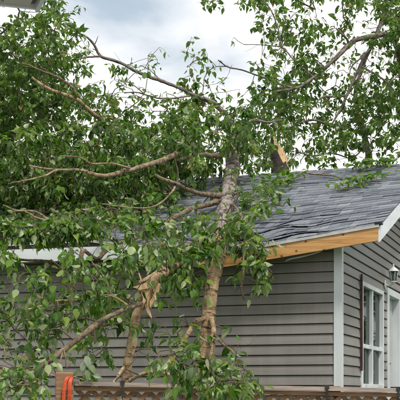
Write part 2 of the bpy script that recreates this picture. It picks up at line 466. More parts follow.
# openings are cut by building the sheathing in strips
WIN = (1.10, 2.55, CAMZ + 0.08, CAMZ + 1.375)
DOOR = (2.90, 3.92, 0.95, CAMZ + 1.455)
def strip(y0, y1, z0, z1=None):
    t0, t1 = (gable_top(y0), gable_top(y1)) if z1 is None else (z1, z1)
    poly = [(0, y0, z0), (0, y1, z0), (0, y1, t1), (0, y0, t0)]
    return prism(poly, (-0.14, 0, 0))
parts = [strip(0.145, WIN[0], ZB), strip(WIN[0], WIN[1], ZB, WIN[2]), strip(WIN[0], WIN[1], WIN[3]), strip(WIN[1], DOOR[0], ZB),
         strip(DOOR[0], DOOR[1], ZB, DOOR[2]), strip(DOOR[0], RIDGE, DOOR[3]), strip(RIDGE, DOOR[1], DOOR[3]), strip(DOOR[1], DEP, ZB)]
gw = obj('wall', *merge(parts), M['sheath_shade'], house); gw['label'] = 'gable wall of grey lap siding with a window and a door'
z = ZB
while z < gable_top(RIDGE) - 0.02:
    z1 = z + LAP
    def ends(zz):
        d = max(0.062, (zz - ZS - 0.06) / PITCH)
        return d, DEP - d
    lo0, lo1 = ends(z); hi0, hi1 = ends(min(z1, gable_top(RIDGE) - 0.005))
    cuts = []
    for (y0, y1, w0, w1) in (WIN, DOOR):
        if z < w1 and z1 > w0:
            cuts.append((y0 - 0.002, y1 + 0.002))
            if z < w1 < z1 - 0.02: siding_board(gw, 'gable', y0, y1, y0, y1, w1 - 0.012, z1)
            if z < w0 - 0.02 < z1: siding_board(gw, 'gable', y0, y1, y0, y1, z, w0 - 0.002)
    segs = []
    start = (lo0, hi0)
    for c0, c1 in cuts:
        segs.append((start, (c0, c0))); start = (c1, c1)
    segs.append((start, (lo1, hi1)))
    for (p0, q0), (p1, q1) in segs:
        if p1 - p0 > 0.03:
            siding_board(gw, 'gable', p0, p1, min(q0, q1), max(q0, q1), z, min(z1, gable_top(RIDGE)))
    z += LAP
# rear and far walls, plain
box('wall', -LEN, 0, DEP - 0.14, DEP, ZB + 0.001, ZS, M['siding'], house)
bw = obj('wall', *prism([(-LEN, 0.14, ZB), (-LEN, DEP - 0.14, ZB), (-LEN, DEP - 0.14, gable_top(DEP - .14)), (-LEN, RIDGE, gable_top(RIDGE)), (-LEN, 0.14, gable_top(0.14))], (0.14, 0, 0)), M['siding'], house)

# corner trim
def corner_trim():
    a = prism([(-0.062, -0.028, ZB), (0.028, -0.028, ZB), (0.028, 0.062, ZB), (0.0015, 0.062, ZB), (0.0015, -0.0015, ZB), (-0.062, -0.0015, ZB)], (0, 0, ZS - ZB - 0.004))
    return obj('corner_trim', *a, M['white'], house)
corner_trim()

# window
def window():
    y0, y1, z0, z1 = WIN
    w = empty('window'); w.parent = house
    fr = 0.055
    # outer frame of four bars
    box('frame', -0.08, 0.038, y0, y0 + fr, z0, z1, M['white'], w, 0.004)
    box('frame', -0.08, 0.038, y1 - fr, y1, z0, z1, M['white'], w, 0.004)
    box('frame', -0.078, 0.036, y0 + fr, y1 - fr, z1 - fr, z1, M['white'], w, 0.004)
    box('sill', -0.078, 0.050, y0 + fr, y1 - fr, z0, z0 + fr, M['white'], w, 0.004)
    ym = (y0 + y1) / 2; zm = z0 + 0.40 * (z1 - z0)
    box('mullion', -0.06, 0.026, ym - 0.03, ym + 0.03, z0 + fr, z1 - fr, M['white'], w, 0.003)
    for (a, b_) in ((y0 + fr, ym - 0.03), (ym + 0.03, y1 - fr)):
        box('rail', -0.06, 0.022, a, b_, zm - 0.025, zm + 0.025, M['white'], w, 0.003)
        box('pane', -0.02, -0.014, a, b_, zm + 0.025, z1 - fr, M['glass'], w)
        box('pane', -0.03, -0.024, a, b_, z0 + fr, zm - 0.025, M['glass'], w)
    # curtain hanging inside the left half, pleated
    V, Fc = [], []
    n = 24
    for i in range(n + 1):
        yy = y0 + 0.30 + 0.36 * i / n
        xx = -0.12 + 0.02 * math.sin(i * 1.7)
        V += [(xx, yy, z0 + 0.03), (xx, yy, zm + 0.06)]
        if i: Fc.append((2 * i - 2, 2 * i, 2 * i + 1, 2 * i - 1))
    c = obj('curtain', V, Fc, M['curtain'], w, True)
    sol = c.modifiers.new('thick', 'SOLIDIFY'); sol.thickness = 0.003
    # dark room behind
    P = [box_v(-1.2, -1.18, y0 - .4, y1 + .4, z0 - .3, z1 + .3)]
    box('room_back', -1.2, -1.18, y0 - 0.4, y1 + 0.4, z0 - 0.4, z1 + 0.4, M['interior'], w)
    return w
window()
box('trim_strip', 0.024, 0.046, 1.035, 1.082, CAMZ + 0.29, CAMZ + 1.45, M['maroon'], house, 0.006)['label'] = 'narrow maroon strip beside the window'

# door
def door():
    y0, y1, z0, z1 = DOOR
    d = empty('door'); d.parent = house; d['label'] = 'plain pale door set back in a white frame'
    fr = 0.09
    box('frame', -0.14, 0.036, y0, y0 + fr, z0, z1, M['white'], d, 0.004)
    box('frame', -0.14, 0.036, y1 - fr, y1, z0, z1, M['white'], d, 0.004)
    box('frame', -0.138, 0.034, y0 + fr, y1 - fr, z1 - fr, z1, M['white'], d, 0.004)
    box('threshold', -0.138, 0.06, y0 + fr, y1 - fr, z0, z0 + 0.04, M['concrete'], d, 0.004)
    box('panel', -0.11, -0.07, y0 + fr, y1 - fr, z0 + 0.04, z1 - fr, M['door'], d, 0.003)
    for (za, zb_) in ((z0 + 0.25, z0 + 0.95), (z0 + 1.1, z0 + 1.85)):
        box('moulding', -0.07, -0.058, y0 + fr + 0.12, y1 - fr - 0.12, za, zb_, M['door'], d, 0.005)
    p, r = smooth_path([(-0.07, y0 + 0.16, z0 + 1.0), (-0.03, y0 + 0.16, z0 + 1.0), (-0.0, y0 + 0.16, z0 + 1.0)], [0.012, 0.012, 0.03], 0.01)
    tube_obj('handle', p, r, 10, M['brass'], d)
door()

# front soffit and dangling strip
so = obj('soffit', *merge([prism([(-LEN - 0.3, -EO + 0.03, ZS), (-1.9, -EO + 0.03, ZS), (-1.9, 0.0, ZS), (-LEN - 0.3, 0.0, ZS)], (0, 0, 0.008))]), M['white_metal'], house)
p, r = smooth_path([(-0.02, -0.10, 3.262), (-0.20, -0.22, 3.165), (-0.38, -0.24, 3.12), (-0.50, -0.25, 3.10), (-0.56, -0.25, 3.075)], [0.009, 0.010, 0.012, 0.013, 0.008], 0.03)
o = tube_obj('torn_trim', p, r, 6, M['dripedge'], house)
# roof deck (dented) front slope, rear slope
def deck():
    nx, ny = 60, 24
    xs = np.linspace(-LEN - 0.3, RO - 0.02, nx + 1); ys = np.linspace(-EO + 0.01, RIDGE, ny + 1)
    V, Fc = [], []
    for th in (0.012, 0.10):
        for x in xs:
            for y in ys:
                V.append((x, y, roof_z(x, y) - th))
    m = (nx + 1) * (ny + 1)
    def I(i, j, l): return l * m + i * (ny + 1) + j
    for i in range(nx):
        for j in range(ny):
            Fc.append((I(i, j, 0), I(i + 1, j, 0), I(i + 1, j + 1, 0), I(i, j + 1, 0)))
            Fc.append((I(i, j, 1), I(i, j + 1, 1), I(i + 1, j + 1, 1), I(i + 1, j, 1)))
    for i in range(nx):
        Fc.append((I(i, 0, 0), I(i, 0, 1), I(i + 1, 0, 1), I(i + 1, 0, 0)))
    for j in range(ny):
        Fc.append((I(nx, j, 0), I(nx, j, 1), I(nx, j + 1, 1), I(nx, j + 1, 0)))
        Fc.append((I(0, j, 0), I(0, j + 1, 0), I(0, j + 1, 1), I(0, j, 1)))
    return obj('roof', V, Fc, M['deck'], house)
roof = deck(); roof['label'] = 'front roof slope of blue grey shingles sagging at the eave'
zr = ZE + PITCH * (RIDGE + EO)
obj('rear_roof', *merge([prism([(-LEN - 0.3, RIDGE + 0.003, zr - 0.012), (-LEN - 0.3, DEP + EO, ZE - 0.012), (-LEN - 0.3, DEP + EO, ZE - 0.10), (-LEN - 0.3, RIDGE + 0.003, zr - 0.1)], (LEN + 0.3 + RO - 0.02, 0, 0))]), M['shingles'], house)

# shingles
def shingle_geo(x0, x1, y0, y1, lift, thick):
    """one asphalt tab, its lower edge at y0"""
    V = []
    xs = (x0, (x0 + x1) / 2, x1)
    for top in (1, 0):
        for x in xs:
            zl = roof_z(x, y0) + lift
            zu = roof_z(x, y1) - 0.004
            V.append((x, y0, zl + (thick if top else 0.0)))
            V.append((x, y1, zu + (0.004 if top else -0.003)))
    Fc = [(0, 2, 3, 1), (2, 4, 5, 3), (6, 7, 9, 8), (8, 9, 11, 10), (0, 6, 8, 2), (2, 8, 10, 4), (4, 10, 11, 5), (1, 7, 6, 0), (3, 5, 11, 9), (1, 3, 9, 7)]
    return V, Fc
cands = []
EXPO = 0.145
row = 0
y = -EO - 0.015
while y < RIDGE - 0.02:
    y1 = min(y + EXPO * 1.25, RIDGE + 0.002)
    x = RO + 0.012 - (row % 2) * 0.0
    off = random.uniform(0.0, 0.3)
    first = True
    while x > -LEN - 0.3:
        w = random.choice((0.10, 0.14, 0.18, 0.24)) * random.uniform(0.85, 1.15)
        if first: w = 0.1 + off; first = False
        xa = max(x - w, -LEN - 0.31)
        near = math.exp(-((x + 0.85) / 0.9) ** 2 - ((y - 0.1) / 0.7) ** 2)
        th = random.choice((0.006, 0.006, 0.013))
        lift = 0.002 + near * (0.018 * (0.5 + 0.5 * math.sin(x * 3.3 + row * 1.9)) + random.uniform(0, 0.012)) + (0.006 if random.random() < 0.08 else 0)
        cands.append((xa + 0.004 * random.random(), x - 0.003 * random.random(), y + random.uniform(-0.006, 0.006), y1, lift, th))
        x = xa - 0.001
    y += EXPO; row += 1
def vis(c):
    xm, ym = (c[0] + c[1]) / 2, c[2]
    P = to_world(xm, ym, roof_z(xm, ym)); px = 200 + F * P.x / P.y
    return (c[1] - c[0]) * (1 if 222 < px < 402 else 0.0) / P.y - ym * 0.002
cands.sort(key=vis, reverse=True)
for c in cands[:290]:
    obj('shingle', *shingle_geo(*c), M['shingle'], roof)
geo, tint = [], []
for c in cands[290:]:
    g = shingle_geo(*c); geo.append(g); tint += [random.random()] * len(g[0])
sh = obj('shingles', *merge(geo), M['shingles'], roof); sh['kind'] = 'stuff'
a = sh.data.attributes.new('tint', 'FLOAT', 'POINT'); a.data.foreach_set('value', np.array(tint, dtype=np.float32))
# ridge caps
n = 34
for i in range(n):
    xa = RO + 0.01 - i * 0.245; xb = xa - 0.25
    V = []
    for x, dz in ((xa, 0.012 + 0.004), (xb, 0.008)):
        V += [(x, RIDGE - 0.14, zr - PITCH * 0.14 + dz), (x, RIDGE, zr + dz + 0.006), (x, RIDGE + 0.14, zr - PITCH * 0.14 + dz)]
    V += [(v[0], v[1], v[2] - 0.006) for v in V]
    obj('ridge_cap', V, [(0, 3, 4, 1), (1, 4, 5, 2), (6, 7, 10, 9), (7, 8, 11, 10), (0, 1, 7, 6), (1, 2, 8, 7), (3, 9, 10, 4), (4, 10, 11, 5)], M['shingle'], roof)

# fascia: exposed lumber on the right, broken piece, white aluminium on the left
def plank(name, xa, xb, za, zb, h, y0, y1, mat, jag=0.0):
    """plank between local x positions, top heights za and zb"""
    nseg = 6
    V = []
    for i in range(nseg + 1):
        t = i / nseg; x = xa + (xb - xa) * t; zt = za + (zb - za) * t
        dx = 0
        V += [(x, y0, zt - h), (x, y1, zt - h), (x, y1, zt), (x, y0, zt)]
    if jag:
        k = nseg * 4
        for q, d in enumerate((0.0, jag * .5, jag, jag * .3)):
            V[k + q] = (V[k + q][0] - d, V[k + q][1], V[k + q][2])
    Fc = [(0, 1, 2, 3)] + [tuple(nseg * 4 + i for i in (3, 2, 1, 0))]
    for i in range(nseg):
        for q in range(4):
            q2 = (q + 1) % 4
            Fc.append((i * 4 + q, (i + 1) * 4 + q, (i + 1) * 4 + q2, i * 4 + q2))
    return obj(name, V, Fc, mat, house)
b1 = plank('fascia_board', RO - 0.012, -1.27, ZE - 0.035, ZE - 0.035 - 0.217, 0.142, -EO - 0.04, -EO, M['lumber'], 0.09)
b1['label'] = 'exposed amber lumber board along the torn eave'
b2 = plank('fascia_board', -1.42, -2.3, ZE - 0.04 - 0.205, ZE - 0.04 - 0.13, 0.142, -EO - 0.035, -EO + 0.005, M['lumber'], 0.05)
b2['label'] = 'broken short end of amber lumber left of the trunk'
plank('fascia_cladding', -2.2, -LEN - 0.3, ZE - 0.03 - 0.07, ZE - 0.03, 0.155, -EO - 0.055, -EO - 0.042, M['white_metal'])['label'] = 'white aluminium fascia on the left of the eave'
# drip edge following the sagging eave
de = []
xs = np.linspace(RO, -LEN - 0.3, 50)
V, Fc = [], []
for i, x in enumerate(xs):
    zt = ZE - dent(x, -EO) - 0.004
    V += [(x, -EO - 0.052, zt - 0.030), (x, -EO - 0.048, zt - 0.030), (x, -EO - 0.046, zt - 0.002), (x, -EO + 0.05, zt + 0.012), (x, -EO - 0.052, zt)]
    if i:
        b = (i - 1) * 5
        for q in range(5):
            q2 = (q + 1) % 5
            Fc.append((b + q, b + q2, b + 5 + q2, b + 5 + q))
obj('drip_edge', V, Fc, M['dripedge'], house)
# rake fascia on the gable
def rake(name, xo, side):
    y0, y1 = (-EO - 0.03, RIDGE) if side == 0 else (DEP + EO, RIDGE)
    zt = lambda yy: ZE + PITCH * ((yy + EO) if side == 0 else (DEP + EO - yy)) - 0.014
    h = 0.165
    V = [(xo, y0, zt(y0) - h), (xo, y1, zt(y1) - h), (xo, y1, zt(y1)), (xo, y0, zt(y0))]
    return obj(name, *prism(V, (0.022, 0, 0)), M['white_metal'], house)
rake('rake_board', RO - 0.018, 0); rake('rake_board', RO - 0.0185, 1)
obj('rake_soffit', *prism([(0.025, -EO + 0.02, ZE - 0.17), (RO - 0.02, -EO + 0.02, ZE - 0.17), (RO - 0.02, RIDGE, zr - 0.17), (0.025, RIDGE, zr - 0.17)], (0, 0, 0.01)), M['white_metal'], house)
# black flashing nick at the rake end
box('flashing', RO - 0.05, RO + 0.03, -EO - 0.06, -EO + 0.02, ZE - 0.006, ZE + 0.022, M['black'], house, 0.004)

# wall lantern
def lantern():
    P = to_world(0.024, 2.70, CAMZ + 1.46)
    t = empty('wall_lantern', P, -UA); t.scale = (0.9, 0.9, 0.88); tag(t, 'white carriage lantern on a bracket beside the door', 'lantern')
    def lathe(name, prof, mat, cx, parent, sides=12):
        V, Fc = [], []
        for r_, z_ in prof:
            for k in range(sides):
                a = 2 * math.pi * k / sides; V.append((cx + r_ * math.cos(a), r_ * math.sin(a), z_))
        for i in range(len(prof) - 1):
            for k in range(sides):
                k2 = (k + 1) % sides
                Fc.append((i * sides + k, i * sides + k2, (i + 1) * sides + k2, (i + 1) * sides + k))
        Fc += [tuple(range(sides))[::-1], tuple(range((len(prof) - 1) * sides, len(prof) * sides))]
        return obj(name, V, Fc, mat, parent)
    bp = obj('back_plate', *prism([(0, 0.045 * math.cos(a), 0.075 * math.sin(a) + 0.02) for a in np.linspace(0, 2 * math.pi, 16, endpoint=False)], (0.018, 0, 0)), M['white'], t)
    p, r = smooth_path([(0.015, 0, 0.03), (0.06, 0, 0.0), (0.11, 0, 0.03), (0.125, 0, 0.06)], [0.009] * 4, 0.01)
    tube_obj('arm', p, r, 8, M['white'], t)
    cx = 0.125
    lathe('base', [(0.012, 0.02), (0.035, 0.05), (0.05, 0.06), (0.045, 0.07)], M['white'], cx, t)
    g = lathe('glass', [(0.044, 0.071), (0.062, 0.215)], M['glass'], cx, t, 6)
    for k in range(6):
        a = 2 * math.pi * k / 6
        c0 = np.array((cx + 0.046 * math.cos(a), 0.046 * math.sin(a), 0.068)); c1 = np.array((cx + 0.066 * math.cos(a), 0.066 * math.sin(a), 0.22))
        tube_obj('bar', [c0, (c0 + c1) / 2, c1], [0.005] * 3, 5, M['white'], t)
    lathe('bulb', [(0.008, 0.08), (0.022, 0.11), (0.024, 0.14), (0.01, 0.165)], M['white'], cx, t)
    lathe('roof', [(0.085, 0.218), (0.072, 0.235), (0.03, 0.275), (0.02, 0.28), (0.012, 0.30), (0.016, 0.312), (0.004, 0.335)], M['white'], cx, t)
lantern()

# ------------------------------------------------------------------ eave of the building the picture is taken from
def porch():
    c = at(35, 8.5, 5.5)
    ang = math.atan2(0.31, 0.95)     # side edge leans this way
    t = empty('porch_roof', (c.x, c.y, 0), ang); tag(t, 'corner of a near porch roof with ribbed beige soffit at the top left', 'porch roof')
    zf = c.z
    W, D = 2.6, 3.4
    # soffit panels run along the depth
    n = 18; w = W / n
    for i in range(n):
        x1 = -0.03 - i * w; x0 = x1 - w + 0.012
        box('soffit_panel', x0, x1, -D, -0.02, zf + 0.004 + 0.004 * (i % 2), zf + 0.02, M['soffit'], t)
    box('deck', -W, -0.005, -D, -0.005, zf + 0.021, zf + 0.06, M['deck'], t)
    box('fascia', -W, 0.02, 0.0, 0.014, zf - 0.004, zf + 0.16, M['white_metal'], t, 0.003)
    box('fascia', 0.0, 0.021, -D, -0.001, zf - 0.018, zf + 0.158, M['white_metal'], t, 0.003)
    box('gutter', 0.022, 0.12, -D, 0.02, zf + 0.05, zf + 0.15, M['white_metal'], t, 0.02)
    box('roofing', -W, 0.03, -D, 0.03, zf + 0.161, zf + 0.185, M['shingles'], t)
    for (x, y) in ((-2.35, -0.35), (-2.35, -3.1)):
        box('post', x - 0.06, x + 0.06, y - 0.06, y + 0.06, 0, zf + 0.003, M['white'], t, 0.01)
porch()

# ------------------------------------------------------------------ fence with lattice top
FY = 8.0
def fence():
    p0 = at(74, 381.5, FY); p1 = at(400, 388.5, FY + 0.35)
    dx, dy = p1.x - p0.x, p1.y - p0.y
    ang = math.atan2(dy, dx); L0 = math.hypot(dx, dy)
    slope = (p1.z - p0.z) / L0
    t = empty('lattice_fence', (p0.x, p0.y, 0), ang); tag(t, 'weathered brown wooden fence with lattice top and black brackets', 'fence')
    L_ = L0 + 0.5
    def rail(name, y0, y1, top, h, mat, x0=0.002, x1=L_):
        V = []
        for x in (x0, x1):
            zt = p0.z + slope * x - top
            V += [(x, y0, zt - h), (x, y1, zt - h), (x, y1, zt), (x, y0, zt)]
        return obj(name, V, [(0, 1, 2, 3), (7, 6, 5, 4), (0, 4, 5, 1), (1, 5, 6, 2), (2, 6, 7, 3), (3, 7, 4, 0)], mat, t)
    rail('cap_rail', -0.07, 0.07, 0.0, 0.030, M['cap'])
    rail('top_rail', -0.045, 0.045, 0.036, 0.030, M['stainwood'])
    # lattice slats, two crossing layers
    zt = lambda x: p0.z + slope * x - 0.062
    H = 0.40
    pitch = 0.105
    for layer, sg in ((0, 1), (1, -1)):
        n = int((L_ + H) / pitch) + 1
        for i in range(n):
            xb = -H + i * pitch if sg == 1 else i * pitch
            w = 0.048
            # slat from (xb, bottom) to (xb+sg*H, top)
            xa0, xa1 = (xb, xb + H) if sg == 1 else (xb + H, xb)
            # clip to 0..L_
            zb0 = -H; ta, tb = 0.0, 1.0
            for lim, s in ((0.004, 1), (L_ - w - 0.004, -1)):
                a0, a1 = (xa0 - lim) * s, (xa1 - lim) * s
                if a0 < 0 and a1 < 0: ta, tb = 1, 0; break
                if a0 < 0: ta = max(ta, a0 / (a0 - a1))
                if a1 < 0: tb = min(tb, a0 / (a0 - a1))
            if tb - ta < 0.05: continue
            q0, q1 = xa0 + (xa1 - xa0) * ta, xa0 + (xa1 - xa0) * tb
            yy = -0.012 + 0.011 * layer
            zb_, zt_ = zt(q0) - H * (1 - ta), zt(q1) - H * (1 - tb)
            V = [(q0, yy, zb_), (q0 + w, yy, zb_), (q1 + w, yy, zt_), (q1, yy, zt_)]
            obj('lattice_slat', *prism(V, (0, 0.009, 0)), M['fence'] if layer else M['stainwood'], t)
    rail('mid_rail', -0.03, 0.03, 0.062 + H, 0.05, M['stainwood'])
    # boards below
    n = int(L_ / 0.145)
    for i in range(n):
        x = 0.005 + i * 0.145
        box('board', x, x + 0.14, -0.010, 0.010, 0.03, p0.z + slope * x - 0.50 - 0.06, M['fence'], t)
    # posts
    for x in (-0.135, L0 * 0.78):
        if x < 0:
            box('post', x, x + 0.13, -0.065, 0.065, 0, at(60, 372.5, FY).z, M['stainwood'], t, 0.006)
        else:
            box('post', x, x + 0.1, 0.072, 0.17, 0, p0.z - 0.03, M['fence'], t, 0.006)
    # black brackets over the rail
    for px in (120, 183, 322, 395):
        x = L0 * (px - 74) / 326
        z0 = p0.z + slope * x
        w = 0.013
        V = [(x - w, 0, z0 + 0.012), (x + w, 0, z0 + 0.012), (x + w * 1.3, 0, z0 - 0.01), (x + w * .6, 0, z0 - 0.02), (x + w * .5, 0, z0 - 0.11), (x, 0, z0 - 0.135), (x - w * .5, 0, z0 - 0.11), (x - w * .6, 0, z0 - 0.02), (x - w * 1.3, 0, z0 - 0.01)]
        V = [(v[0], -0.082, v[2]) for v in V]
        g1 = prism(V, (0, 0.010, 0))
        g2 = (box_v(x - w, x + w, -0.072, 0.075, z0 + 0.003, z0 + 0.012), BOXF)
        obj('bracket', *merge([g1, g2]), M['black'], t)
fence()

# orange strap over the fence post
def strap():
    t = empty('strap', at(68, 395, FY - 0.1)); base = t.location.copy()
    tag(t, 'bright orange strap hanging over the fence post', 'strap')
    for k, (pts, w) in enumerate((
            ([(74, 377.5, 8.02), (71, 376.2, 7.96), (67, 378, 7.90), (64.6, 386, 7.89), (63.8, 396, 7.89), (63.5, 412, 7.90)], 0.013),
            ([(74.5, 376.5, 8.01), (72, 377, 7.93), (70.3, 381, 7.88), (69.5, 390, 7.875), (69.3, 401, 7.88), (69.3, 415, 7.88)], 0.013))):
        P, _ = smooth_path([at(*p) - base for p in pts], [1] * len(pts), 0.02)
        V, Fc = [], []
        for i, p in enumerate(P):
            c = 0.35 * math.sin(i * 0.3 + k)
            d = np.array((math.cos(c), math.sin(c), 0)) * w
            nrm = np.array((-math.sin(c), math.cos(c), 0)) * 0.002
            V += [p - d - nrm, p + d - nrm, p + d + nrm, p - d + nrm]
            if i:
                b = (i - 1) * 4
                for q in range(4):
                    q2 = (q + 1) % 4; Fc.append((b + q, b + q2, b + 4 + q2, b + 4 + q))
        Fc += [(0, 1, 2, 3), tuple(len(V) - 4 + i for i in (3, 2, 1, 0))]
        obj('webbing', V, Fc, M['orange'], t)
strap()

# ------------------------------------------------------------------ trees
# leaf outline: ovate, pointed, folded along the midrib, tip curled down
LEAF = np.array([(0, 0, 0), (-0.17, 0.08, 0.03), (0.17, 0.08, 0.03), (0, 0.2, 0), (-0.265, 0.28, 0.06), (0.265, 0.28, 0.06), (0, 0.42, -0.01),
                 (-0.205, 0.56, 0.04), (0.205, 0.56, 0.04), (0, 0.67, -0.05), (-0.085, 0.81, -0.03), (0.085, 0.81, -0.03), (0, 1.0, -0.17)])
RIB = np.array([1, 0, 0, 1, 0, 0, 1, 0, 0, 1, 0, 0, 0.5])
LEAF_F = np.array([(0, 3, 1), (0, 2, 3), (1, 3, 4), (3, 2, 5), (4, 3, 6), (3, 5, 6), (4, 6, 7), (6, 5, 8), (7, 6, 9), (6, 8, 9), (7, 9, 10), (9, 8, 11), (10, 9, 12), (9, 11, 12)])
NV = len(LEAF)

def foliage_mesh(name, pos, axis, nrm, size, tint, mat, parent):
    n = len(pos)
    side = np.cross(axis, nrm); side /= np.linalg.norm(side, axis=1)[:, None] + 1e-9
    nrm = np.cross(side, axis)
    fold = rng.uniform(-0.4, 2.6, n)
    wid = rng.uniform(0.8, 1.35, n)
    L = LEAF
    V = (pos[:, None, :] + size[:, None, None] * (L[None, :, 0, None] * wid[:, None, None] * side[:, None, :]
         + L[None, :, 1, None] * axis[:, None, :] + (L[None, :, 2, None] * fold[:, None, None]) * nrm[:, None, :]))
    V = V.reshape(-1, 3).astype(np.float32)
    Fc = (LEAF_F[None] + NV * np.arange(n)[:, None, None]).reshape(-1, 3).astype(np.int32)
    me = bpy.data.meshes.new(name)
    me.vertices.add(len(V)); me.vertices.foreach_set('co', V.ravel())
    me.loops.add(Fc.size); me.loops.foreach_set('vertex_index', Fc.ravel())
    me.polygons.add(len(Fc)); me.polygons.foreach_set('loop_start', np.arange(0, Fc.size, 3, dtype=np.int32))
    me.polygons.foreach_set('use_smooth', np.zeros(len(Fc), dtype=bool))
    me.materials.append(mat)
    me.update(calc_edges=True)
    a = me.attributes.new('tint', 'FLOAT', 'POINT'); a.data.foreach_set('value', np.repeat(tint, NV).astype(np.float32))
    a = me.attributes.new('rib', 'FLOAT', 'POINT'); a.data.foreach_set('value', np.tile(RIB, n).astype(np.float32))
    o = link(name, me, parent); o['kind'] = 'stuff'
    return o

leaf_meshes = []
for k in range(4):
    me = bpy.data.meshes.new('leaf')
    f = (0.2, 1.0, 1.8, 2.6)[k]; w = (1.1, 1.25, 0.9, 1.05)[k]
    me.from_pydata([(v[0] * w, v[1], v[2] * f + (0.05 * (k - 1.5)) * v[1] ** 2) for v in LEAF], [], [tuple(int(i) for i in q) for q in LEAF_F])
    me.polygons.foreach_set('use_smooth', [True] * len(LEAF_F)); me.materials.append(M['leaf']); me.update()
    ra = me.attributes.new('rib', 'FLOAT', 'POINT'); ra.data.foreach_set('value', RIB.astype(np.float32))
    leaf_meshes.append(me)
leaf_pale_me = leaf_meshes[2].copy(); leaf_pale_me.materials.clear(); leaf_pale_me.materials.append(M['leaf_pale'])

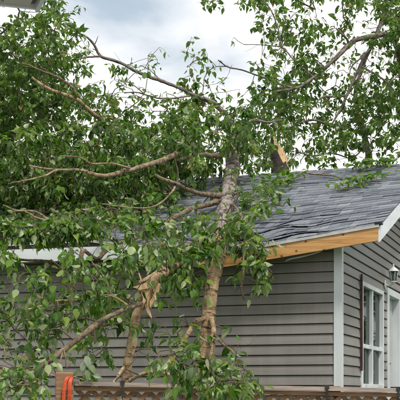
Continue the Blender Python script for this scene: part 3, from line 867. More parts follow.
class Tree:
    def __init__(self, name, label, base, cat='tree'):
        self.root = empty(name, base); tag(self.root, label, cat)
        self.base = np.array(base, float)
        self.nodes = []           # skeleton points
        self.spurs = []           # short dead twigs and stubs on the limbs
        self.clumps = []          # (pos, density scale)
    def limb(self, name, pts, mat, sides=8, bump=0.12, capmat=None, step=0.05, parent=None, label=None):
        """pts: (px, py, Y, radius in photo pixels)"""
        P = [at(p[0], p[1], p[2]) for p in pts]; rr = [p[3] * p[2] / F * (0.80 if name == 'branch' else 1.0) for p in pts]
        return self.limb3([tuple(p) for p in P], rr, name, mat, sides, bump, capmat, step, parent, label)
    def limb3(self, P, rr, name, mat, sides=8, bump=0.12, capmat=None, step=0.05, parent=None, label=None):
        path, rad = smooth_path(P, rr, step)
        wob = np.cumsum(rng.normal(0, 0.0022 + 0.03 * float(np.mean(rad)), path.shape), axis=0); wob -= np.linspace(0, 1, len(path))[:, None] * wob[-1]
        path = path + wob
        o = tube_obj(name, path - self.base, rad, sides, mat, parent or self.root, bump, capmat)
        if label: o['label'] = label
        for i in range(2, len(path) - 1, 4):
            if rng.random() < 0.55:
                d = rng.normal(0, 1, 3); tg = path[i + 1] - path[i]; tg /= np.linalg.norm(tg) + 1e-9
                d -= tg * np.dot(d, tg); d /= np.linalg.norm(d); d = d + tg * rng.uniform(-0.2, 0.9)
                ln = rng.uniform(0.05, 0.14) if rng.random() < 0.5 else rng.uniform(0.15, 0.42)
                r0 = min(0.010, rad[i] * rng.uniform(0.25, 0.5))
                e = path[i] + d * ln + rng.normal(0, 0.12 * ln, 3)
                self.spurs.append(([path[i], (path[i] + e) / 2 + rng.normal(0, 0.12 * ln, 3), e], [r0, r0 * 0.75, r0 * 0.45]))
        self.nodes += [path[i] for i in range(0, len(path), 2)]
        return o
    def grow(self, leafsize, droop, per, singles=0, maxlen=1.1):
        """join every clump to the skeleton with twigs (nearest first) and hang leaves on them"""
        C = np.array([c[0] for c in self.clumps]); n = len(C)
        if not n: return
        S = np.array(self.nodes)
        # distance of every clump to skeleton
        dist = np.full(n, 1e9); src = np.zeros((n, 3)); par = np.full(n, -1)
        for i in range(n):
            d = np.linalg.norm(S - C[i], axis=1); j = int(np.argmin(d)); dist[i] = d[j]; src[i] = S[j]
        done = np.zeros(n, bool); order = []
        for _ in range(n):
            dd = np.where(done, 1e9, dist); i = int(np.argmin(dd)); done[i] = True; order.append(i)
            d = np.linalg.norm(C - C[i], axis=1) * 1.12
            m = (~done) & (d < dist)
            dist[m] = d[m]; src[m] = C[i]; par[m] = i
        order = [i for i in order if dist[i] < maxlen]
        kids = np.ones(n)
        for i in reversed(order):
            if par[i] >= 0: kids[par[i]] += kids[i]
        TV, TF = [], []
        for i in order:
            a, b = src[i], C[i]; d = np.linalg.norm(b - a)
            mid = (a + b) / 2 + rng.normal(0, 0.06, 3) * d + np.array((0, 0, 0.06 * d))
            r0 = min(0.0032 + 0.0013 * math.sqrt(kids[i]), 0.016)
            path, rad = smooth_path([a, mid, b], [r0, r0 * 0.9, r0 * 0.7], max(0.08, d / 5))
            V, Fc, _ = tube(path - self.base, rad, 4, 0, False)
            k = len(TV); TV += V; TF += [tuple(q + k for q in f) for f in Fc]
        for sp, sr in self.spurs:
            path, rad = smooth_path(sp, sr, 0.06)
            V, Fc, _ = tube(path - self.base, rad, 5, 0, True)
            k = len(TV); TV += V; TF += [tuple(q + k for q in f) for f in Fc]
        pos, ax, nr, sz, tn = [], [], [], [], []
        up = np.array((0, 0, 1.0))
        for i in order:
            a, b = src[i], C[i]; dirv = b - a; dn = np.linalg.norm(dirv)
            dirv = dirv / dn if dn > 1e-6 else rng.normal(0, 1, 3)
            m = max(2, int(round(self.clumps[i][1] * per * rng.uniform(0.7, 1.3))))
            # a sprig: a short twig bending down with a bunch of leaves at its end
            sd = dirv * 0.5 + rng.normal(0, 0.5, 3) + np.array((0, 0, -0.3 * droop)); sd /= np.linalg.norm(sd)
            Ls = rng.uniform(0.05, 0.15)
            tip = b + sd * Ls + np.array((0, 0, -0.03 * droop))
            path, rad = smooth_path([b, (b + tip) / 2 + up * 0.015, tip], [0.003, 0.0025, 0.0015], 0.06)
            V, Fc, _ = tube(path - self.base, rad, 3, 0, False)
            k = len(TV); TV += V; TF += [tuple(q + k for q in f) for f in Fc]
            ct = rng.normal(0, 0.13)
            near = 0.76 if b[1] < 8.7 else 1.0
            for q in range(m):
                if q % 5 == 4: p = a + (b - a) * rng.uniform(0.35, 1.0) + rng.normal(0, 0.015, 3)
                else: p = b + (tip - b) * rng.random() + rng.normal(0, 0.014, 3)
                A = sd * 0.45 + rng.normal(0, 0.62, 3) + np.array((0, 0, -droop)); A /= np.linalg.norm(A)
                # blade faces outwards from the bunch and up
                Nn = rng.normal(0, 0.45, 3) + np.array((A[0], A[1], 0)) * 0.8 + np.array((0, -0.15, 0.75))
                pale = droop > 0.8 and rng.random() < 0.17
                if pale: Nn = -Nn
                p = p + A * rng.uniform(0.015, 0.06) * near
                pos.append(p); ax.append(A); nr.append(Nn)
                sz.append(leafsize * near * rng.choice((0.6, 0.8, 0.95, 1.05, 1.2)) * rng.uniform(0.9, 1.1)); tn.append(1.0 if rng.random() < 0.012 else min(0.95, max(0, 0.42 + ct + rng.normal(0, 0.2) + (0.45 if rng.random() < 0.06 else 0))))
        tw = obj('twigs', TV, TF, M['twig'], self.root, True); tw['kind'] = 'stuff'
        pos, ax, nr, sz, tn = (np.array(v) for v in (pos, ax, nr, sz, tn))
        keep = np.ones(len(pos), bool)
        if singles:
            pxx = 200 + F * pos[:, 0] / pos[:, 1]; pyy = HZ - F * (pos[:, 2] - CAMZ) / pos[:, 1]
            inside = (pxx > -2) & (pxx < 402) & (pyy < 404) & (pyy > -2)
            score = np.where(inside, sz / pos[:, 1], 0)
            idx = np.argsort(-score)[:singles]; keep[idx] = False
            for i in idx: self.leaf_object(pos[i], ax[i], nr[i], sz[i])
        foliage_mesh('foliage', pos[keep] - self.base, ax[keep], nr[keep], sz[keep], tn[keep], M['foliage_turned' if droop > 0.8 else 'foliage'], self.root)
    def leaf_object(self, p, A, Nn, s, me=None):
        side = np.cross(A, Nn); side /= np.linalg.norm(side); N2 = np.cross(side, A)
        o = link('leaf', me or random.choice(leaf_meshes), self.root)
        mw = Matrix((( *(side * s), 0), (*(A * s), 0), (*(N2 * s), 0), (0, 0, 0, 1))).transposed()
        mw.translation = Vector(p - self.base)
        o.matrix_local = mw
        return o

T1 = Tree('fallen_tree', 'large broken tree fallen across the roof, its tan top hanging down the wall', (at(236, 150, 17.5).x, 17.5, 0))
T2 = Tree('snapped_tree', 'young tree with tan stem snapped in two, leaning over the fence on the left', (at(120, 395, 10.5).x, 10.5, 0))
T3 = Tree('standing_tree', 'tall leafy tree standing behind the right end of the roof', (at(369, 170, 20.0).x, 20.0, 0))
T4 = Tree('leafy_tree', 'dense leafy tree behind the left half of the roof, long bare limb against the sky', (at(8, 110, 17.6).x, 17.6, 0))

# --- fallen tree
T1.limb('trunk', [(239, 134, 17.5, 6.6), (237.5, 143, 17.1, 7.2), (235, 155, 16.7, 7.5), (231, 175, 15.9, 7.3), (227, 197, 14.65, 7.2), (222, 226, 12.7, 7.5), (219.8, 246, 12.0, 7.2), (218.5, 262, 11.72, 5.5)], M['bark_grey'], 14, 0.16, M['heart'], label='grey rough lower trunk lying over the ridge')
T1.limb('trunk', [(221, 234, 12.2, 4.5), (219.6, 248, 11.9, 7.3), (218.6, 262, 11.7, 7.3), (214, 285, 11.6, 7.2), (211, 305, 11.55, 6.9), (207, 332, 11.5, 6.5), (203, 358, 11.45, 6.0), (199, 390, 11.4, 5), (193, 470, 11.2, 3.5), (190, 540, 11.0, 2.0)], M['bark_tan'], 14, 0.10, label='tan upper stem hanging down in front of the wall')
def L1(pts, mat='bark_brown', **k): T1.limb('branch', pts, M[mat], **k)
L1([(226, 198, 14.4, 4.0), (212, 203, 14.0, 3.4), (186, 212, 13.5, 3.2), (151, 229, 12.9, 3.0), (132, 238, 12.5, 2.9), (118, 243, 12.2, 2.7), (104, 252, 12.0, 3.2), (97, 259, 11.9, 2.6), (84, 250, 11.9, 2.2)])
L1([(226, 197, 14.3, 4.0), (214, 195.5, 14.1, 3.2), (193, 191, 13.9, 2.7), (178, 184, 13.7, 2.5), (163, 179, 13.6, 2.2), (156, 175, 13.6, 1.6)])
L1([(175, 186, 13.7, 1.6), (171, 193, 13.5, 1.3), (163, 201, 13.4, 1.2), (148, 208, 13.3, 1.1), (125, 207, 13.3, 1.0), (102, 204, 13.3, 0.8)], 'bark_mid')
L1([(236, 143, 17.0, 2.6), (228, 150, 16.3, 2.8), (222, 156, 15.6, 3.0), (205, 155, 15.0, 2.7), (190, 157, 14.7, 2.3), (175, 161, 14.6, 1.6)])
L1([(187, 147, 14.7, 3.4), (176, 154, 14.5, 3.5), (157, 162, 14.2, 3.2), (130, 169, 13.9, 3.0), (101, 175, 13.6, 2.6), (82, 170, 13.5, 2.1), (57, 169, 13.5, 1.6), (30, 166, 13.5, 1.0)], 'bark_mid', capmat=M['heart'])
L1([(57, 170, 13.45, 1.6), (42, 177, 13.3, 1.2), (25, 181, 13.2, 1.1), (8, 184, 13.2, 0.7)], 'bark_mid')
L1([(130, 168, 13.85, 1.6), (110, 164, 13.7, 1.2), (92, 165, 13.6, 1.3), (80, 158, 13.6, 0.9), (60, 156, 13.7, 0.7)], 'bark_mid')
L1([(118, 242, 12.2, 2.2), (100, 235, 12.3, 2.0), (76, 227, 12.4, 1.8), (50, 221, 12.5, 1.6), (36, 212, 12.6, 1.3), (16, 210, 12.6, 1.0), (3, 205, 12.7, 0.8)], 'bark_mid')
L1([(50, 221, 12.45, 1.2), (34, 217, 12.4, 1.1), (24, 211, 12.4, 0.9), (8, 212, 12.4, 0.6)], 'bark_mid')
L1([(84, 250, 11.9, 2.8), (77, 268, 11.7, 2.7), (73, 286, 11.5, 2.4), (66, 301, 11.4, 1.8), (55, 312, 11.3, 1.2)], 'bark_mid')
L1([(58, 265, 11.9, 1.2), (50, 261, 11.9, 1.7), (30, 260, 11.9, 1.6), (14, 259, 11.9, 1.2), (-6, 256, 11.9, 0.8)], 'bark_brown')
L1([(208, 318, 11.5, 3.0), (196, 322, 11.3, 3.6), (188, 334, 11.2, 3.3), (180, 346, 11.1, 2.8), (172, 362, 11.0, 2)], 'bark_tan')
L1([(212, 318, 11.4, 3.2), (214, 330, 11.3, 3.5), (212.5, 346, 11.25, 3.3), (211, 364, 11.2, 2.4)], 'bark_tan')
L1([(213, 333, 11.3, 1.6), (222, 343, 11.0, 1.6), (233, 353, 10.8, 1.6), (235.5, 362, 10.7, 1.5), (237, 376, 10.6, 1.2)])
L1([(228, 225, 12.3, 1.6), (237, 235, 11.8, 1.3), (241, 250, 11.6, 1.5), (241.5, 275, 11.5, 1.6), (241, 291, 11.45, 1.4), (244.5, 300, 11.4, 1.2)])
L1([(226, 205, 13.9, 1.5), (234, 206, 13.3, 1.2), (240, 215, 12.7, 1.2), (250, 228, 12.1, 1.1), (256, 243, 11.8, 1.0), (263, 263, 11.6, 0.9), (270, 279, 11.5, 0.6)])
L1([(228, 192, 14.6, 1.8), (245, 196, 14.2, 1.3), (262, 202, 13.7, 1.1), (284, 206, 13.3, 0.8)])
L1([(237, 140, 17.2, 3.0), (231, 122, 17.3, 2.6), (219, 106, 17.4, 2.3), (205, 98, 17.4, 2.1)], 'bark_grey')
L1([(240, 130, 17.6, 2.5), (252, 120, 17.6, 1.8), (268, 122, 17.7, 1.4), (282, 120, 17.8, 1.0)], 'bark_grey')
L1([(203, 358, 11.4, 3), (205, 372, 10.0, 2.6), (212, 384, 8.4, 2.4), (228, 392, 7.7, 2.0), (250, 397, 7.6, 1.4)], 'bark_tan')
L1([(205, 372, 10.0, 2.2), (195, 376, 8.6, 2.0), (184, 374, 7.8, 1.6), (172, 378, 7.7, 1.2)], 'bark_tan')

# --- snapped tree
trunk2 = T2.limb('trunk', [(112, 690, 10.5, 6.0), (118, 500, 10.5, 5.5), (124, 378, 10.5, 5.0), (130, 349, 10.5, 5.0), (136, 322, 10.5, 4.8), (141, 305, 10.5, 4.9), (147, 291, 10.5, 4.7)], M['bark_tan'], 12, 0.10, M['splinter'], label='upright lower stem with peeling tan bark')
T2.limb('trunk', [(146, 289, 10.42, 5.6), (157, 279, 10.55, 5.8), (168, 270, 10.75, 5.6), (182, 261, 11.0, 5.0), (198, 252, 11.3, 4.4), (214, 243, 11.6, 3.6), (222, 236, 11.9, 2.8)], M['bark_tan'], 12, 0.10, M['splinter'], label='snapped upper stem bent over to the right')
def splinter(pts, Y, d):
    V = [at(x, y, Y) - Vector(T2.base) for x, y in pts]
    o = obj('splinter', *prism(V, (0.01, d, 0.0)), M['splinter'], T2.root)
    o['label'] = 'pale split wood at the break'
splinter([(143, 300), (146, 299), (151, 318), (147, 312)], 10.44, 0.03)
splinter([(153, 296), (158.5, 283), (161, 285), (157, 296), (150, 308), (149.5, 302)], 10.42, 0.035)
splinter([(141, 290), (147, 286), (150, 291), (145, 302), (141.5, 308), (143, 298)], 10.40, 0.03)
splinter([(133, 287), (146, 283), (150, 288), (140, 290)], 10.38, 0.03)
for q in range(14):
    bx, by = rng.uniform(142, 157), rng.uniform(284, 294)
    dx, dy = rng.normal(0, 2.5), rng.choice((-1, 1)) * rng.uniform(5, 14)
    w = rng.uniform(0.5, 1.1)
    splinter([(bx - w, by), (bx + w, by + rng.normal(0, 1)), (bx + dx, by + dy)], 10.44 + rng.uniform(-0.05, 0.06), 0.012)
def L2(pts, mat='bark_tan', **k): T2.limb('branch', pts, M[mat], **k)
L2([(140, 283, 10.45, 2.8), (150, 277, 10.5, 3.0), (160, 270, 10.6, 2.6), (166, 262, 10.8, 2.0)])
L2([(141, 303, 10.4, 2.5), (120, 311, 10.1, 2.8), (97, 323, 9.9, 3.7), (80, 337, 9.8, 3.9), (60, 353, 9.7, 3.9), (44, 364, 9.6, 3.7), (32, 373, 9.5, 3.2), (15, 386, 9.3, 2.4), (-8, 402, 9.1, 1.6)], 'bark_brown')
L2([(128, 306, 10.2, 1.6), (112, 297, 10.3, 1.5), (97, 297, 10.4, 1.6), (78, 301, 10.4, 1.6), (57, 300, 10.4, 1.5), (42, 306, 10.4, 1.2), (22, 310, 10.4, 0.8), (3, 316, 10.4, 0.6)])
L2([(126, 384, 9.9, 2.0), (130, 380, 9.2, 2.2), (140, 375.5, 9.0, 2.3), (152, 373, 8.9, 2.3), (168, 375, 8.8, 2.0), (178, 380, 8.7, 1.2)])
L2([(112, 385, 9.6, 1.5), (118, 375, 9.9, 1.8), (124, 367, 10.2, 2.0)])
L2([(62, 352, 9.7, 1.5), (60, 362, 9.5, 1.3), (56, 374, 9.3, 1.0)], 'bark_brown')
L2([(64, 350, 9.7, 1.2), (66, 360, 9.6, 1.0), (67, 368, 9.6, 0.9), (72, 361, 9.6, 0.6)], 'bark_brown')
L2([(20, 322, 10.3, 0.9), (12, 335, 10.2, 0.9), (5, 347, 10.1, 0.9), (5, 362, 10.0, 0.7)], 'bark_brown')
L2([(36, 371, 9.5, 1.2), (45, 372, 8.8, 1.0), (57, 376, 8.2, 0.9), (74, 377, 7.95, 0.9), (84, 380, 7.9, 0.7)])
L2([(32, 373, 9.4, 1.6), (26, 378, 8.6, 1.3), (18, 384, 7.9, 1.1), (6, 392, 7.6, 0.9)])
L2([(112, 297, 10.3, 1.2), (105, 280, 10.5, 1.2), (98, 270, 10.7, 1.0), (92, 262, 10.8, 0.8)], 'bark_brown')

# --- standing tree on the right
T3.limb('trunk', [(371, 420, 20, 6.0), (370, 200, 20, 4.2), (368.5, 163, 20, 3.4), (366, 143, 20, 3.1), (360, 120, 20, 2.6), (356, 100, 20, 2.2), (357, 84, 20, 1.9), (365, 64, 20, 1.8), (374, 42, 20, 1.8), (382, 20, 20, 1.5), (388, -10, 20, 1.2)], M['bark_grey'], 10)
def L3(pts, mat='bark_grey', **k): T3.limb('branch', pts, M[mat], **k)
L3([(404, 120, 20.5, 4.2), (400, 60, 19.8, 4.0), (390, 37, 19.2, 3.4), (368, 38, 18.8, 3.2), (352, 43, 18.6, 3.2), (340, 54, 18.5, 3.0), (328, 66, 18.4, 2.5), (314, 78, 18.3, 2.0), (296, 88, 18.2, 1.5), (272, 92, 18.0, 1.1)])
T3.limb('trunk', [(420, 420, 20.6, 6), (412, 200, 20.6, 5), (404, 118, 20.5, 4.2)], M['bark_grey'], 10)
L3([(350, 46, 18.6, 1.4), (347, 39, 18.5, 1.5), (341, 33, 18.4, 1.1), (336, 28, 18.4, 0.7)])
L3([(382, 22, 19.0, 1.8), (375, 40, 18.9, 1.9), (361, 66, 18.8, 2.0), (347, 95, 18.7, 1.8), (340, 109, 18.7, 1.4), (330, 128, 18.7, 0.9)])
L3([(374, 45, 18.9, 1.0), (364, 56, 18.7, 1.0), (352, 66, 18.6, 1.0), (349, 75, 18.5, 0.7)])
L3([(347, 95, 18.7, 1.3), (337, 96, 18.6, 1.3), (323, 97, 18.5, 1.2), (313, 107, 18.4, 1.0), (303, 117, 18.4, 0.7)])
L3([(358, 115, 19.8, 1.8), (342, 128, 19.2, 1.5), (326, 124, 18.8, 1.4), (311, 120, 18.6, 1.1), (296, 124, 18.5, 0.8)])
L3([(365, 140, 19.9, 1.3), (352, 150, 19.3, 1.0), (345, 142, 19.0, 0.9), (338, 150, 18.9, 0.7)])
L3([(366, 146, 19.9, 1.0), (352, 158, 19.4, 0.9), (333, 153, 18.9, 0.8), (316, 156, 18.5, 0.7), (298, 152, 18.2, 0.6)])
L3([(296, 88, 18.2, 1.3), (280, 84, 18.1, 1.2), (258, 75, 18.0, 1.0), (240, 69, 17.9, 0.9), (228, 66.5, 17.9, 0.9), (218, 60, 17.8, 0.6)])
L3([(228, 66.5, 17.9, 0.7), (214, 67.5, 17.8, 0.6), (205, 76, 17.8, 0.6), (203, 90, 17.8, 0.5)])
L3([(314, 78, 18.3, 1.0), (296, 62, 18.2, 1.0), (282, 48, 18.2, 0.9), (272, 46, 18.1, 0.7), (261, 45.5, 18.1, 0.45), (244, 44.5, 18.1, 0.4)])
L3([(282, 48, 18.2, 0.9), (277, 25, 18.2, 0.9), (268, 6, 18.2, 0.8), (255, -4, 18.2, 0.7), (232, -6, 18.2, 0.6), (208, -3, 18.2, 0.5)])
L3([(361, 66, 18.8, 1.2), (385, 80, 18.6, 1.2), (398, 96, 18.6, 1.0)])
L3([(388, 5, 20, 1.0), (365, -8, 19, 1.0), (345, 0, 18.6, 0.8), (343, 18, 18.5, 0.6)])

# --- dense tree behind the left half of the roof
T4.limb('trunk', [(2, 420, 17.6, 7), (5, 250, 17.6, 6), (4, 150, 17.4, 5.5), (2, 105, 17.0, 4.8), (-8, 60, 16.8, 4), (-14, 10, 16.8, 2.5)], M['bark_grey'], 10)
def L4(pts, mat='bark_grey', **k): T4.limb('branch', pts, M[mat], **k)
L4([(2, 108, 17.0, 3.6), (20, 104, 16.7, 3.0), (45, 106, 16.4, 2.6), (70, 102, 16.2, 2.4)])
L4([(121, 131, 16.0, 2.4), (104, 121, 15.5, 2.6), (91, 112, 15.2, 2.6), (75, 98, 15.0, 2.4), (50, 89, 14.9, 2.1), (32, 77, 14.9, 1.4)], 'bark_tan')
L4([(76, 98, 15.0, 1.7), (74, 89, 14.95, 1.7), (56, 77, 14.9, 1.6), (38, 69, 14.85, 1.3), (22, 63, 14.9, 0.8)], 'bark_brown')
L4([(222, 112, 17.9, 1.8), (210, 102, 17.6, 2.0), (182, 89, 17.0, 2.1), (158, 79, 16.8, 2.1), (137, 71, 16.6, 2.0), (120, 62, 16.5, 1.9), (101, 56, 16.4, 1.8), (94, 45, 16.4, 1.4), (87, 38, 16.3, 1.2), (72, 30, 16.3, 1.1), (58, 22, 16.3, 0.8)], label=None)
L4([(101, 56, 16.4, 1.2), (92, 57, 16.3, 1.1), (80, 59, 16.2, 0.9), (66, 62, 16.1, 0.7)])
L4([(190, 96, 17.0, 1.2), (176, 98, 16.8, 1.1), (160, 98.5, 16.7, 1.0), (146, 95, 16.6, 1.0), (136, 92, 16.6, 0.8), (124, 93, 16.6, 0.6)])
L4([(121, 131, 16.3, 2.4), (150, 140, 16.6, 2.2), (190, 138, 17.5, 2.0), (222, 114, 17.9, 1.8)])
L4([(58, 22, 16.3, 0.9), (55, 10, 16.3, 0.7), (53, -4, 16.3, 0.5)])
L4([(160, 80, 16.8, 0.8), (150, 70, 16.8, 0.6), (142, 66, 16.8, 0.5)])
L4([(146, 95, 16.6, 0.8), (132, 84, 16.5, 0.6), (118, 80, 16.5, 0.5)])

# --- leaf density per 10 px cell of the photograph, read row by row
GRID = """
0000170000 0000000000 5400567677 3100587678
0255771200 0000000000 0000025543 5200651379
4777884610 0000000000 0000037574 6754524369
7888884840 0000000000 0000006686 8866433689
8888887740 0000000014 0002103577 8645434688
8888887641 1000220044 4100014566 6544523467
9999998650 2003430025 5200036467 7656435546
9999997770 1452310055 5540025767 8764555757
9999999881 4441001276 5521168888 8744577878
9999999982 6533434388 7652588888 8655678888
9999999985 8656254489 6721688888 7566787898
9999996688 8878546788 8867888888 7677788886
9999999678 9997679999 5338888988 8778888875
9999999768 9988998999 5437998576 3687787488
9999999999 8999989999 7772887365 4777674356
9999999999 9999999998 7651657234 5566543255
9999999999 9999999889 8731546013 7673225463
9999999999 9999999998 8741542111 2000000000
9999999999 9999997556 4311435430 0000000000
9999999999 9999998865 3213554310 0000000000
9999999999 9999998643 1113677641 0000000000
9999999999 9999975434 4336421000 0000000000
9999999999 9998765667 7648630000 0000000000
9999999988 6456887776 8767861000 0000000000
8721128841 2157888588 8545883000 0000000000
8710018742 4368885488 7222785000 0000000000
7511136223 5777854487 6001476000 0000000000
4577632266 8776325887 5000465200 0000000000
2367534467 8775235776 4011254000 0000000000
3456664568 8863144455 3020120000 0000000000
6666787677 8752131111 2000000000 0000000000
6566787766 8762141004 3000000000 0000000000
5454786446 6752250354 5540000000 0000000000
6463764145 4531540444 6540000000 0000000000
1153332145 6511430255 3310000000 0000000000
1353101244 4211312676 4432000000 0000000000
6644421255 3222433887 7763100000 0000000000
8888740133 2211114988 8886410000 0000000000
8878730000 0000015865 8998752000 0000000000
7768631021 0000013446 8999974000 0000000000
""".split('\n')[1:-1]
GRID = [r.replace(' ', '') for r in GRID]
def ridge_row(px):
    """photo row of the ridge in a column"""
    kx = (px - 200) / F
    a = kx * sa + ca; b = -CX * sa - CY * ca
    Y = (RIDGE - b) / a
    return HZ - F * (zr - CAMZ) / Y
def place(px, py):
    U = rng.uniform
    if py >= 350 and 155 < px < 275: return (T1, U(7.35, 7.85)) if (py > 362 or U(0, 1) < 0.6) else (T1, U(8.6, 11))
    if py >= 355 and px < 58: return (T2, U(7.45, 8.6))
    if py >= 240:
        if px < 172:
            return (T2, U(10.0, 11.5)) if U(0, 1) < 0.72 or py > 300 else (T1, U(11.0, 11.8))
        return (T1, U(11.15, 11.85)) if px > 226 else (T1, U(10.6, 11.5))
    if 196 < px < 246 and py > 212: return (T1, U(11.2, 12.0))
    rr = ridge_row(px)
    if py > rr + 2 and px < 300:
        Y, ly = roof_depth(px, py)
        if px < 165 and py > 222: Y = min(Y, 12.4)
        return (T1, max(11.6, Y - U(0.35, 1.5)))
    if 178 < px < 270 and py < 100: return (T3, U(17.5, 18.4))
    if px >= 250 or (px >= 176 and py < 98): return (T3, U(17.6, 20.6))
    if px < 176 and py < 120: return (T4, U(15.2, 18.0))
    if px < 200: return (T4, U(15.6, 17.6)) if U(0, 1) < 0.5 else (T1, U(14.2, 16.0))
    return (T1, U(15.0, 16.4)) if U(0, 1) < 0.75 else (T1, U(16.4, 18.0))
LS = 0.092
for j, rowt in enumerate(GRID):
    cells = [(i, int(c)) for i, c in enumerate(rowt)]
    # the crowns go on past the picture
    ext = [(-k, cells[0][1]) for k in range(1, 9)] if 2 < j < 34 else [(-k, cells[0][1]) for k in range(1, 3)]
    if j < 17: ext += [(39 + k, max(4, cells[-1][1] - k // 3)) for k in range(1, 10)]
    for i, d in cells + ext:
        if d == 0: continue
        cov = -math.log(1 - min(0.985, 0.105 * d + 0.02 * (d > 8)))
        tr0, Y0 = place(i * 10 + 5, j * 10 + 5)
        s_px = LS * F / Y0
        need = (1.42 if tr0 is T3 else 1.8 if tr0 is T4 or j < 24 else 1.45) * (1.45 if (15 < j < 24 and i < 20) else 1.0) * cov * 100 / (0.36 * s_px * s_px * 0.62)     # leaves in this cell
        if 23 < j < 36 and i < 18: need *= 1.5 if d > 4 else 1.15
        if d <= 5 and j < 12: need *= 0.6
        if 17 < i < 26 and j < 10: need *= 0.75
        if j >= 35 and (i >= 15 or i < 6): need *= 2.2
        if j >= 19 and 22 < i < 28 and j < 31: need *= 1.6
        per = 17.0
        nc = need / per
        nc = int(nc) + (1 if rng.random() < nc - int(nc) else 0)
        if nc == 0 and need >= 2: nc = 1
        for _ in range(nc):
            px, py = i * 10 + rng.uniform(0, 10), j * 10 + (rng.uniform(-7, 3) if j > 16 else rng.uniform(-3, 6))
            tr, Y = place(px, py)
            if 48 < px < 84 and py > 362: continue
            if 192 < px < 226 and 262 < py < 345 and rng.random() < 0.65: continue
            if 116 < px < 152 and 292 < py < 372 and rng.random() < 0.6: continue
            if 233 < py < 256 and (14 < px < 58 or 86 < px < 113) and rng.random() < 0.8: continue
            tr.clumps.append((np.array(at(px, py, Y)), min(1.0, need / per) if nc == 1 else 1.0))
# crowns above the picture and round the back, thinner
for tr, (x0, x1), (y0, y1), (Ya, Yb), n in ((T3, (260, 480), (-110, -2), (18, 22), 330), (T4, (-90, 40), (-90, 20), (15.5, 18.5), 260), (T3, (408, 480), (0, 150), (18.5, 22.5), 160)):
    for _ in range(n):
        px = rng.uniform(x0, x1)
        py = rng.uniform(y0, y1)
        if tr is T4 and px > -6 and py > -4: continue
        tr.clumps.append((np.array(at(px, py, rng.uniform(Ya, Yb))), 1.0))

# leaves lying over the joint of the two stems and round the stump
for (px, py, Y) in [(176, 257, 10.7), (184, 250, 10.8), (191, 246, 10.9), (199, 243, 11.0), (206, 240, 11.1), (212, 237, 11.2), (219, 231, 11.6), (227, 236, 11.5), (203, 250, 11.0), (214, 247, 11.3), (221, 243, 11.4), (188, 256, 10.7), (232, 226, 11.8), (225, 221, 11.9), (196, 254, 10.9), (209, 254, 11.1)]:
    T1.clumps.append((np.array(at(px + rng.normal(0, 1.5), py - 3, Y)), 0.8))
for (px, py, Y) in [(230, 118, 16.2), (237, 122, 16.0), (244, 126, 16.0), (228, 128, 16.0), (235, 131, 15.9), (242, 135, 15.9), (247, 141, 15.9), (229, 137, 15.9), (236, 139, 15.8), (241, 127, 15.8), (233, 126, 15.7), (226, 142, 15.7), (248, 150, 15.6), (245, 160, 15.5)]:
    T1.clumps.append((np.array(at(px, py - 3, Y)), 0.9))
for (px, py) in [(50, 1), (55, 4), (58, 9), (53, 12), (47, 14), (60, 16), (56, -4), (44, 18)]:
    T4.clumps.append((np.array(at(px, py - 3, 16.3 + rng.normal(0, 0.15))), 0.8))
for (px, py) in [(203, 2), (209, 5), (215, 3), (206, -3), (213, -4), (242, 4), (248, 1), (254, 4), (260, 2), (247, -5), (256, -5), (266, 8)]:
    T3.clumps.append((np.array(at(px, py - 3, 18.2 + rng.normal(0, 0.1))), 0.7))
for (px, py, Y) in [(268, 140, 16.9), (272, 146, 16.9), (267, 152, 16.8), (285, 136, 17.0), (279, 132, 17.0), (292, 146, 17.0), (294, 156, 17.0), (270, 160, 16.7), (266, 166, 16.6), (293, 163, 16.9)]:
    T1.clumps.append((np.array(at(px, py - 2, Y)), 0.7))

# withered pale leaves by the strap
for (px, py, ln, dx, dz) in ((86, 356, 0.11, 0.30, -1), (84, 362, 0.09, -0.3, -1), (90, 365, 0.09, 0.5, -0.8), (81, 370, 0.08, -0.8, -0.6), (93, 375, 0.08, 0.9, -0.3), (87, 370, 0.09, 0.1, -1)):
    T2.leaf_object(np.array(at(px, py, 7.9)), np.array((dx, -0.1, dz)) / math.sqrt(dx * dx + 0.01 + dz * dz), np.array((0.3, -1, 0.3)), ln, leaf_pale_me)
L2([(84, 380, 7.9, 0.7), (83, 368, 7.92, 0.7), (85.5, 357, 7.93, 0.6)])

T1.grow(LS * 1.06, 0.85, 17, singles=280)
T2.grow(LS * 1.08, 0.85, 17, singles=285)
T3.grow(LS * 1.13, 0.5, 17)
T4.grow(LS * 0.98, 0.55, 19)

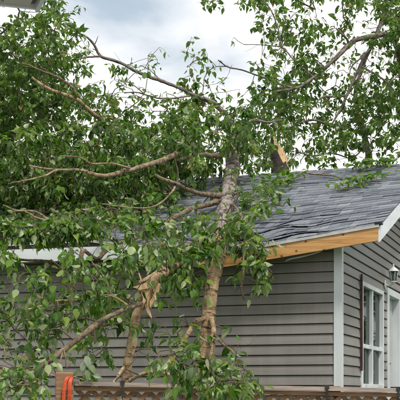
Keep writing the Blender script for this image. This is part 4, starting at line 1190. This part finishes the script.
# --- snapped stump behind the ridge
def stump():
    Y = 17.6
    base = at(281, 170, Y); t = empty('broken_stump', (base.x, Y, 0)); tag(t, 'broken tree stump with pale split wood rising behind the ridge', 'stump')
    zc = at(281, 160, Y).z
    sides = 20
    V, Fc, UV = [], [], []
    zs = list(np.linspace(0, zc - 0.35, 14))
    r0 = 0.15
    for iz, zz in enumerate(zs):
        for k in range(sides):
            a = 2 * math.pi * k / sides; r = r0 * (1.25 - 0.25 * zz / zc) * (1 + 0.06 * math.sin(3 * a + zz * 2) + rng.normal(0, 0.02))
            V.append((r * math.cos(a), r * math.sin(a), zz))
    top = []
    for k in range(sides):
        a = 2 * math.pi * k / sides; x, y_ = r0 * math.cos(a), r0 * math.sin(a)
        h = zc + 0.10 - 1.7 * (x * 0.85 - y_ * 0.6) + abs(rng.normal(0, 0.07))
        top.append(h); V.append((x - 0.02, y_, max(h, zc - 0.16)))
    n = len(zs) + 1
    for i in range(n - 1):
        for k in range(sides):
            k2 = (k + 1) % sides
            Fc.append((i * sides + k, i * sides + k2, (i + 1) * sides + k2, (i + 1) * sides + k))
    me = bpy.data.meshes.new('trunk'); me.from_pydata(V, [], Fc)
    uvl = me.uv_layers.new(name='UVMap')
    uvs = []
    for f in Fc:
        for v in f: uvs += [(v % sides) / sides, V[v][2]]
    uvl.data.foreach_set('uv', uvs)
    me.materials.append(M['bark_dark']); me.polygons.foreach_set('use_smooth', [True] * len(Fc)); me.update()
    link('trunk', me, t)
    # torn face, with fibres
    b = (n - 1) * sides
    W = [Vector(V[b + k]) * 1.0 for k in range(sides)]
    c = sum(W, Vector()) / sides
    VV = [tuple(w) for w in W]; FF = []
    mid = []
    for k in range(sides):
        m_ = W[k].lerp(c, 0.5) + Vector((0, 0, rng.normal(-0.02, 0.05))); mid.append(tuple(m_))
    VV += mid + [tuple(c + Vector((0, 0, -0.04)))]
    for k in range(sides):
        k2 = (k + 1) % sides
        FF += [(k, k2, sides + k2, sides + k), (sides + k, sides + k2, 2 * sides)]
    obj('torn_wood', VV, FF, M['splinter'], t)
stump()

# --- leafy sprig and dark stick lying on the roof
def on_roof(px, py, up=0.03):
    Y, ly = roof_depth(px, py)
    p = at(px, py, Y); lx, ly = to_local(p.x, p.y)
    return to_world(lx, ly, roof_z(lx, ly) + up)
def sprig(name, label, pts, rad, leaves, seed):
    P = [on_roof(*p) for p in pts]
    t = empty(name, P[0]); tag(t, label, 'branch', 'leafy sprigs lying on the roof' if name == 'leafy_sprig' else None)
    base = np.array(P[0])
    path, rr = smooth_path([tuple(p) for p in P], rad, 0.05)
    tube_obj('stem', path - base, rr, 6, M['bark_brown'], t)
    for _ in range(leaves):
        i = rng.integers(0, len(path)); p = path[i] + rng.normal(0, 1, 3) * np.array((0.13, 0.0, 0.015)) + rng.normal(0, 0.10) * np.array((sa, ca, PITCH)) + np.array((0, 0, 0.04 + 0.05 * rng.random()))
        A = rng.normal(0, 1, 3) * np.array((1, 1, 0.35)); A /= np.linalg.norm(A)
        Nn = np.array((0, -0.25, 1.0)) + rng.normal(0, 0.35, 3)
        side = np.cross(A, Nn); side /= np.linalg.norm(side); N2 = np.cross(side, A); s = LS * rng.uniform(0.8, 1.3)
        o = link('leaf', random.choice(leaf_meshes), t)
        mw = Matrix(((*(side * s), 0), (*(A * s), 0), (*(N2 * s), 0), (0, 0, 0, 1))).transposed(); mw.translation = Vector(p - base)
        o.matrix_local = mw
sprig('leafy_sprig', 'green leafy sprig lying flat in the middle of the roof slope', [(341, 191), (350, 189, 0.04), (362, 186, 0.05), (374, 183, 0.04), (381, 181)], [0.012, 0.012, 0.01, 0.008, 0.004], 95, 1)
sprig('leafy_sprig', 'green leafy sprig draped along the ridge by the standing tree', [(357, 173), (366, 171.5, 0.05), (375, 170, 0.06), (386, 168)], [0.012, 0.011, 0.009, 0.004], 95, 2)
sprig('bare_stick', 'bare dark crooked stick lying on the shingles below the stump', [(268, 190, 0.04), (284, 186, 0.07), (297, 181, 0.05), (303, 179, 0.09), (312, 178, 0.05), (334, 179, 0.04), (348, 183, 0.02)], [0.02, 0.02, 0.017, 0.014, 0.012, 0.01, 0.005], 5, 3)
sprig('leafy_sprig', 'leafy sprig with scattered leaves below the stump on the roof', [(262, 197), (272, 192, 0.05), (281, 186, 0.06), (287, 182)], [0.012, 0.012, 0.01, 0.006], 140, 4)

# --- a garden tree past the gable, right of the picture, seen mirrored in the window
T5 = Tree('garden_tree', 'bushy tree past the gable end, mirrored in the window panes', (6.4, 20.5, 0))
T5.limb3([(6.4, 20.5, 0), (6.42, 20.5, 1.2), (6.35, 20.4, 2.4), (6.4, 20.5, 3.6)], [0.12, 0.1, 0.08, 0.04], 'trunk', M['bark_grey'])
for _ in range(900):
    v = rng.normal(0, 1, 3); v /= np.linalg.norm(v)
    T5.clumps.append((np.array((6.4, 20.5, 2.6)) + v * np.array((1.9, 1.9, 2.2)) * rng.uniform(0.35, 1) ** 0.5, 1.0))
T5.grow(0.15, 0.5, 11, maxlen=3)
